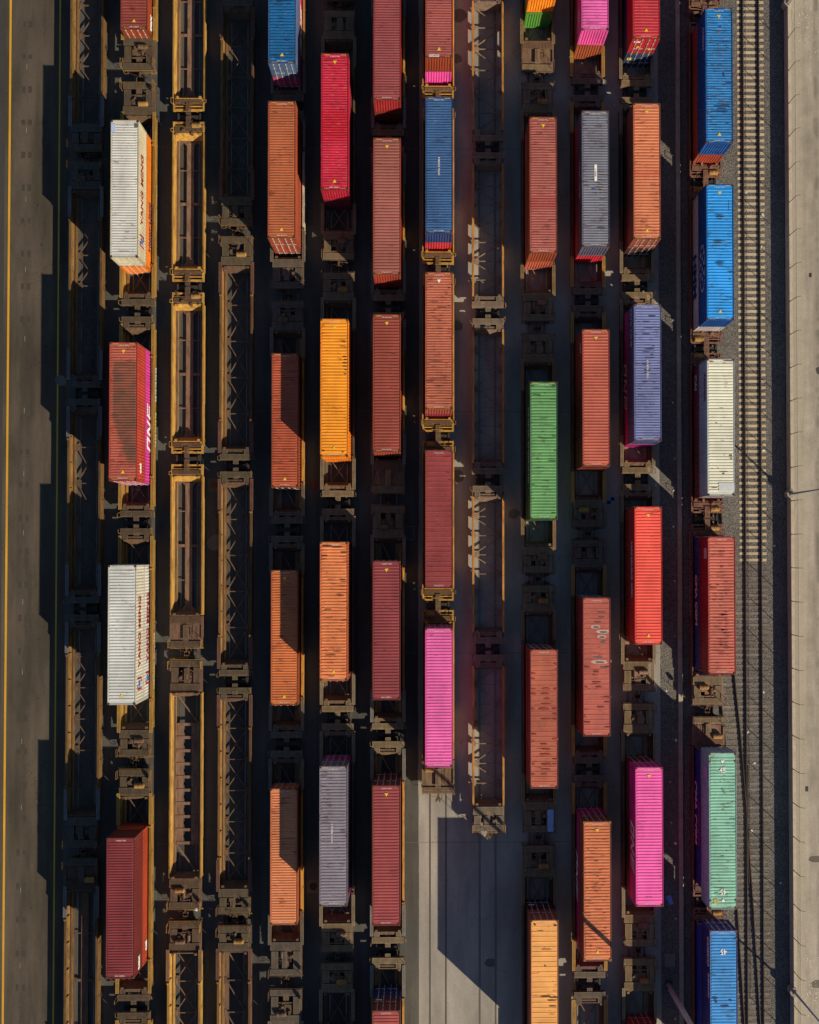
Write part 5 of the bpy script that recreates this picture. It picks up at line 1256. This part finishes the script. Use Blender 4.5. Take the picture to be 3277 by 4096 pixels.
scrapes(('M', 3, 'up'), [(0.85, 8.6, 0.14, 0.10, rgb(120, 95, 60)), (0.9, 8.85, 0.12, 0.06, RB), (0.25, 10.05, 0.4, 0.035, RB), (0.2, 10.2, 0.12, 0.07, RB), (-0.6, 11.45, 0.35, 0.05, RB), (0.4, 11.4, 0.3, 0.05, RB), (0.7, 0.18, 0.4, 0.05, RB), (-0.8, 0.25, 0.2, 0.06, rgb(160, 110, 70)), (0.1, 4.4, 0.2, 0.03, rgb(170, 150, 120)), (-0.4, 5.7, 0.1, 0.03, rgb(90, 80, 70))])
BK = rgb(90, 60, 25)
scrapes(('J', 4, 'up'), [(0.05, 4.0, 0.07, 0.06, BK), (0.1, 6.65, 0.5, 0.05, BK), (0.8, 6.75, 0.4, 0.05, BK), (0.6, 7.0, 0.4, 0.04, BK), (0.7, 7.5, 0.35, 0.04, rgb(150, 95, 40)), (0.95, 0.5, 0.14, 0.08, BK), (-0.85, 0.4, 0.1, 0.08, BK), (-0.3, 1.0, 0.3, 0.05, rgb(205, 135, 70)), (0.2, 2.6, 0.5, 0.06, rgb(225, 145, 75))])
SD = rgb(98, 145, 128)
scrapes(('M', 5, 'up'), [(0.0, 3.2, 0.12, 0.12, SD), (0.15, 3.45, 0.1, 0.1, SD), (0.95, 3.4, 0.25, 0.05, SD), (0.05, 5.0, 0.1, 0.1, SD), (0.0, 9.1, 0.14, 0.1, SD), (-0.6, 12.3, 0.18, 0.08, SD), (0.9, 5.8, 0.3, 0.05, SD)], F45)
scrapes(('M', 6, 'up'), [(-0.8, 5.9, 0.25, 0.1, DN), (0.1, 6.6, 0.35, 0.12, DN), (0.6, 6.1, 0.14, 0.1, DN), (-0.7, 6.2, 0.15, 0.1, DN)], F45)
scrapes(('H', 2, 'up'), [(-0.4, 2.6, 0.4, 0.03, DO), (0.3, 3.1, 0.5, 0.035, DO), (0.1, 5.0, 0.3, 0.03, DO), (-0.2, 7.9, 0.5, 0.035, DO), (0.0, 10.1, 0.45, 0.045, DO), (0.9, 1.4, 0.15, 0.05, DO), (0.9, 3.0, 0.14, 0.05, DO)])
def dented_panels(key, kind, L, prob, xs, col, w0, w1, hh, seed, d0=0.0, d1=99.0):
    rr = random.Random(seed); n = {'mid': 43, 'wide': 26}[kind]; pit_ = (L - 0.72) / n; c = CN[key]; out = []
    for k in range(1, n):
        d = 0.36 + (k + (0.0 if kind == 'wide' else 0.52)) * pit_
        if not d0 < d < d1: continue
        for x0, sp in xs:
            if rr.random() < prob:
                w = w0 + (w1 - w0) * rr.random(); kf = 0.75 + 0.4 * rr.random()
                out.append((x0 + sp * (rr.random() - 0.5), d, w, hh * (0.7 + 0.6 * rr.random()), tuple(v * kf for v in col[:3]) + (1,)))
    scrapes(key, out, L)
dented_panels(('J', 3, 'up'), 'wide', F40, 0.62, ((0.12, 0.35),), rgb(165, 62, 45), 0.22, 0.5, 0.075, 5)
dented_panels(('J', 3, 'up'), 'wide', F40, 0.30, ((-0.95, 0.1), (0.98, 0.1)), rgb(165, 62, 45), 0.10, 0.28, 0.07, 6)
dented_panels(('K', 3, 'up'), 'wide', F40, 0.28, ((0.3, 0.9), (-0.95, 0.1), (0.98, 0.1)), rgb(150, 55, 48), 0.12, 0.45, 0.06, 7, 6.0)
dented_panels(('M', 4, 'up'), 'mid', F40, 0.55, ((-0.1, 0.2), (0.42, 0.2)), rgb(140, 58, 48), 0.14, 0.34, 0.055, 8, 4.6, 10.6)
dented_panels(('M', 4, 'up'), 'mid', F40, 0.2, ((0.0, 1.6),), rgb(140, 58, 48), 0.12, 0.4, 0.05, 9)
dented_panels(('L', 2, 'up'), 'mid', F40, 0.55, ((0.15, 0.8),), rgb(62, 62, 115), 0.15, 0.5, 0.055, 10, 0.6, 7.0)
dented_panels(('K', 4, 'up'), 'mid', F40, 0.35, ((0.3, 0.9), (-0.8, 0.3)), rgb(150, 70, 45), 0.12, 0.45, 0.045, 11)
for key, by, bw, bk in ((('F', 1, 'up'), -0.3, 1.25, 0.75), (('J', 1, 'up'), -1.6, 0.6, 0.45), (('L', 1, 'up'), -0.2, 0.4, 0.3), (('F', 4, 'up'), 9.0, 0.0, 0.0)):
    for ch in CN[key].children:
        if ch.name.startswith('roof'): ch['band_y'] = by; ch['band_w'] = bw; ch['band_k'] = bk
# ------------------------------------------------------------------ litter
def scrap(x, y, z, w, h, rz, label, col, name='litter'):
    rr = random.Random(int(x * 100 + y)); b = MB(); n = 7
    pts = [(w * (0.75 + 0.5 * rr.random()) * math.cos(2 * PI * k / n), h * (0.75 + 0.5 * rr.random()) * math.sin(2 * PI * k / n)) for k in range(n)]
    b.prism(pts, 'z', 0.0, 0.015 + 0.03 * rr.random())
    return tag(obj(name, b.build(name), M_TEXT, None, col, (x, y, z), rz), label, 'litter', 'scraps of litter along the ballast')
o = MB().box(-0.22, 0.22, -0.42, 0.42, 0, 0.02).build('plastic_sheet')
tag(obj('plastic_sheet', o, M_TEXT, None, rgb(120, 150, 240), (23.13, -32.47, -0.045), 0.35), 'small blue plastic sheet on gravel right of the hot pink container', 'sheet')
o = MB().box(-0.13, 0.13, -0.2, 0.2, 0, 0.03).build('paper_packet')
tag(obj('paper_packet', o, M_TEXT, None, (0.75, 0.75, 0.74, 1), (-20.85, -33.0, 0.0), -0.5), 'white paper packet on the ground between two cars of the third train', 'packet')
rr = random.Random(31)
spots = [(23.75, 8.8), (23.7, -2.7), (23.65, 5.8), (23.6, 2.4), (23.72, -7.9), (23.6, 14.1), (22.9, -13.0), (23.7, 21.9), (23.75, -17.6), (23.68, -27.2), (23.6, -43.5), (23.66, -34.2), (30.7, 34.1), (32.25, 32.0), (30.6, 27.6), (32.2, 9.6), (30.75, 6.6), (32.1, 28.9), (31.2, -19.8), (32.1, -13.2), (30.6, -16.9), (30.9, -26.1), (33.2, 0.6), (33.6, -31.0), (28.6, -5.5), (28.7, -9.8), (23.2, -21.5), (23.3, -25.3)]
for i, (x, y) in enumerate(spots):
    zz = -0.05 if x < 24.4 else -0.20
    scrap(x, y, zz, 0.06 + 0.07 * rr.random(), 0.06 + 0.09 * rr.random(), rr.random() * 3, 'small pale scrap of litter lying on the gravel', tuple([0.5 + 0.3 * rr.random()] * 3) + (1,))
b = MB(); rr = random.Random(77)
for k in range(260):
    x = 35.4 + abs(rr.gauss(0, 1)) * 1.1; y = rr.gauss(-40.8, 2.4) if k < 190 else rr.gauss(50.0, 1.6)
    s_ = 0.012 + 0.03 * rr.random(); b.box(x - s_, x + s_, y - s_ * 1.5, y + s_ * 1.5, 0.845, 0.858)
struct(obj('scattered_debris', b.build('scattered_debris'), M_TEXT, None, (0.62, 0.55, 0.45, 1)), 'stuff')
for nm, x, y, w, h, col, lab in (('road_drain', 36.4, 26.0, 0.13, 0.2, (0.03, 0.03, 0.03, 1), 'small dark drain in the road near the upper right edge'), ('road_drain', 35.75, -22.0, 0.14, 0.24, (0.03, 0.03, 0.03, 1), 'small dark drain in the road at the lower right')):
    d = tag(obj(nm, MB().box(-w, w, -h, h, 0, 0.006).build(nm), M_DARK, None, col, (x, y, 0.845)), lab, 'drain')

# ------------------------------------------------------------------ light, sky, camera
SUN = Vector((8.08, -7.52, 6.10)).normalized()
sl = bpy.data.lights.new('sun', 'SUN'); sl.energy = 4.85; sl.angle = math.radians(0.5); sl.color = (1.0, 0.83, 0.61)
so = bpy.data.objects.new('sun', sl); COL.objects.link(so); so.location = (60, -60, 60)
so.rotation_euler = SUN.to_track_quat('Z', 'Y').to_euler()
w = bpy.data.worlds.new('World'); scene.world = w; w.use_nodes = True
nt = w.node_tree; nt.nodes.clear()
sky = nt.nodes.new('ShaderNodeTexSky'); sky.sky_type = 'NISHITA'; sky.sun_disc = False
sky.sun_elevation = math.radians(28.9); sky.sun_rotation = math.radians(132.9); sky.dust_density = 0.2; sky.ozone_density = 2.2
bg = nt.nodes.new('ShaderNodeBackground'); bg.inputs['Strength'].default_value = 0.058
out = nt.nodes.new('ShaderNodeOutputWorld')
nt.links.new(sky.outputs[0], bg.inputs[0]); nt.links.new(bg.outputs[0], out.inputs[0])

cam = bpy.data.cameras.new('camera'); co = bpy.data.objects.new('camera', cam); COL.objects.link(co)
a, bb = 0.020009807372107488, -0.0194047906181126
co.matrix_world = Matrix.Translation((0, 0, 103.516)) @ Matrix.Rotation(bb, 4, 'Y') @ Matrix.Rotation(a, 4, 'X')
cam.sensor_fit = 'VERTICAL'; cam.sensor_height = 36.0; cam.lens = 4426.293 * 36.0 / 4096.0
cam.shift_x = (1638.5 - 1775.494) / 4096.0; cam.shift_y = (2120.171 - 2048.0) / 4096.0
cam.clip_start = 1.0; cam.clip_end = 3000.0
scene.camera = co
vs_ = scene.view_settings; vs_.view_transform = 'Standard'; vs_.look = 'None'; vs_.exposure = 0.42; vs_.gamma = 1.0; vs_.use_curve_mapping = False
scene.render.engine = 'CYCLES'
scene.cycles.max_bounces = 5
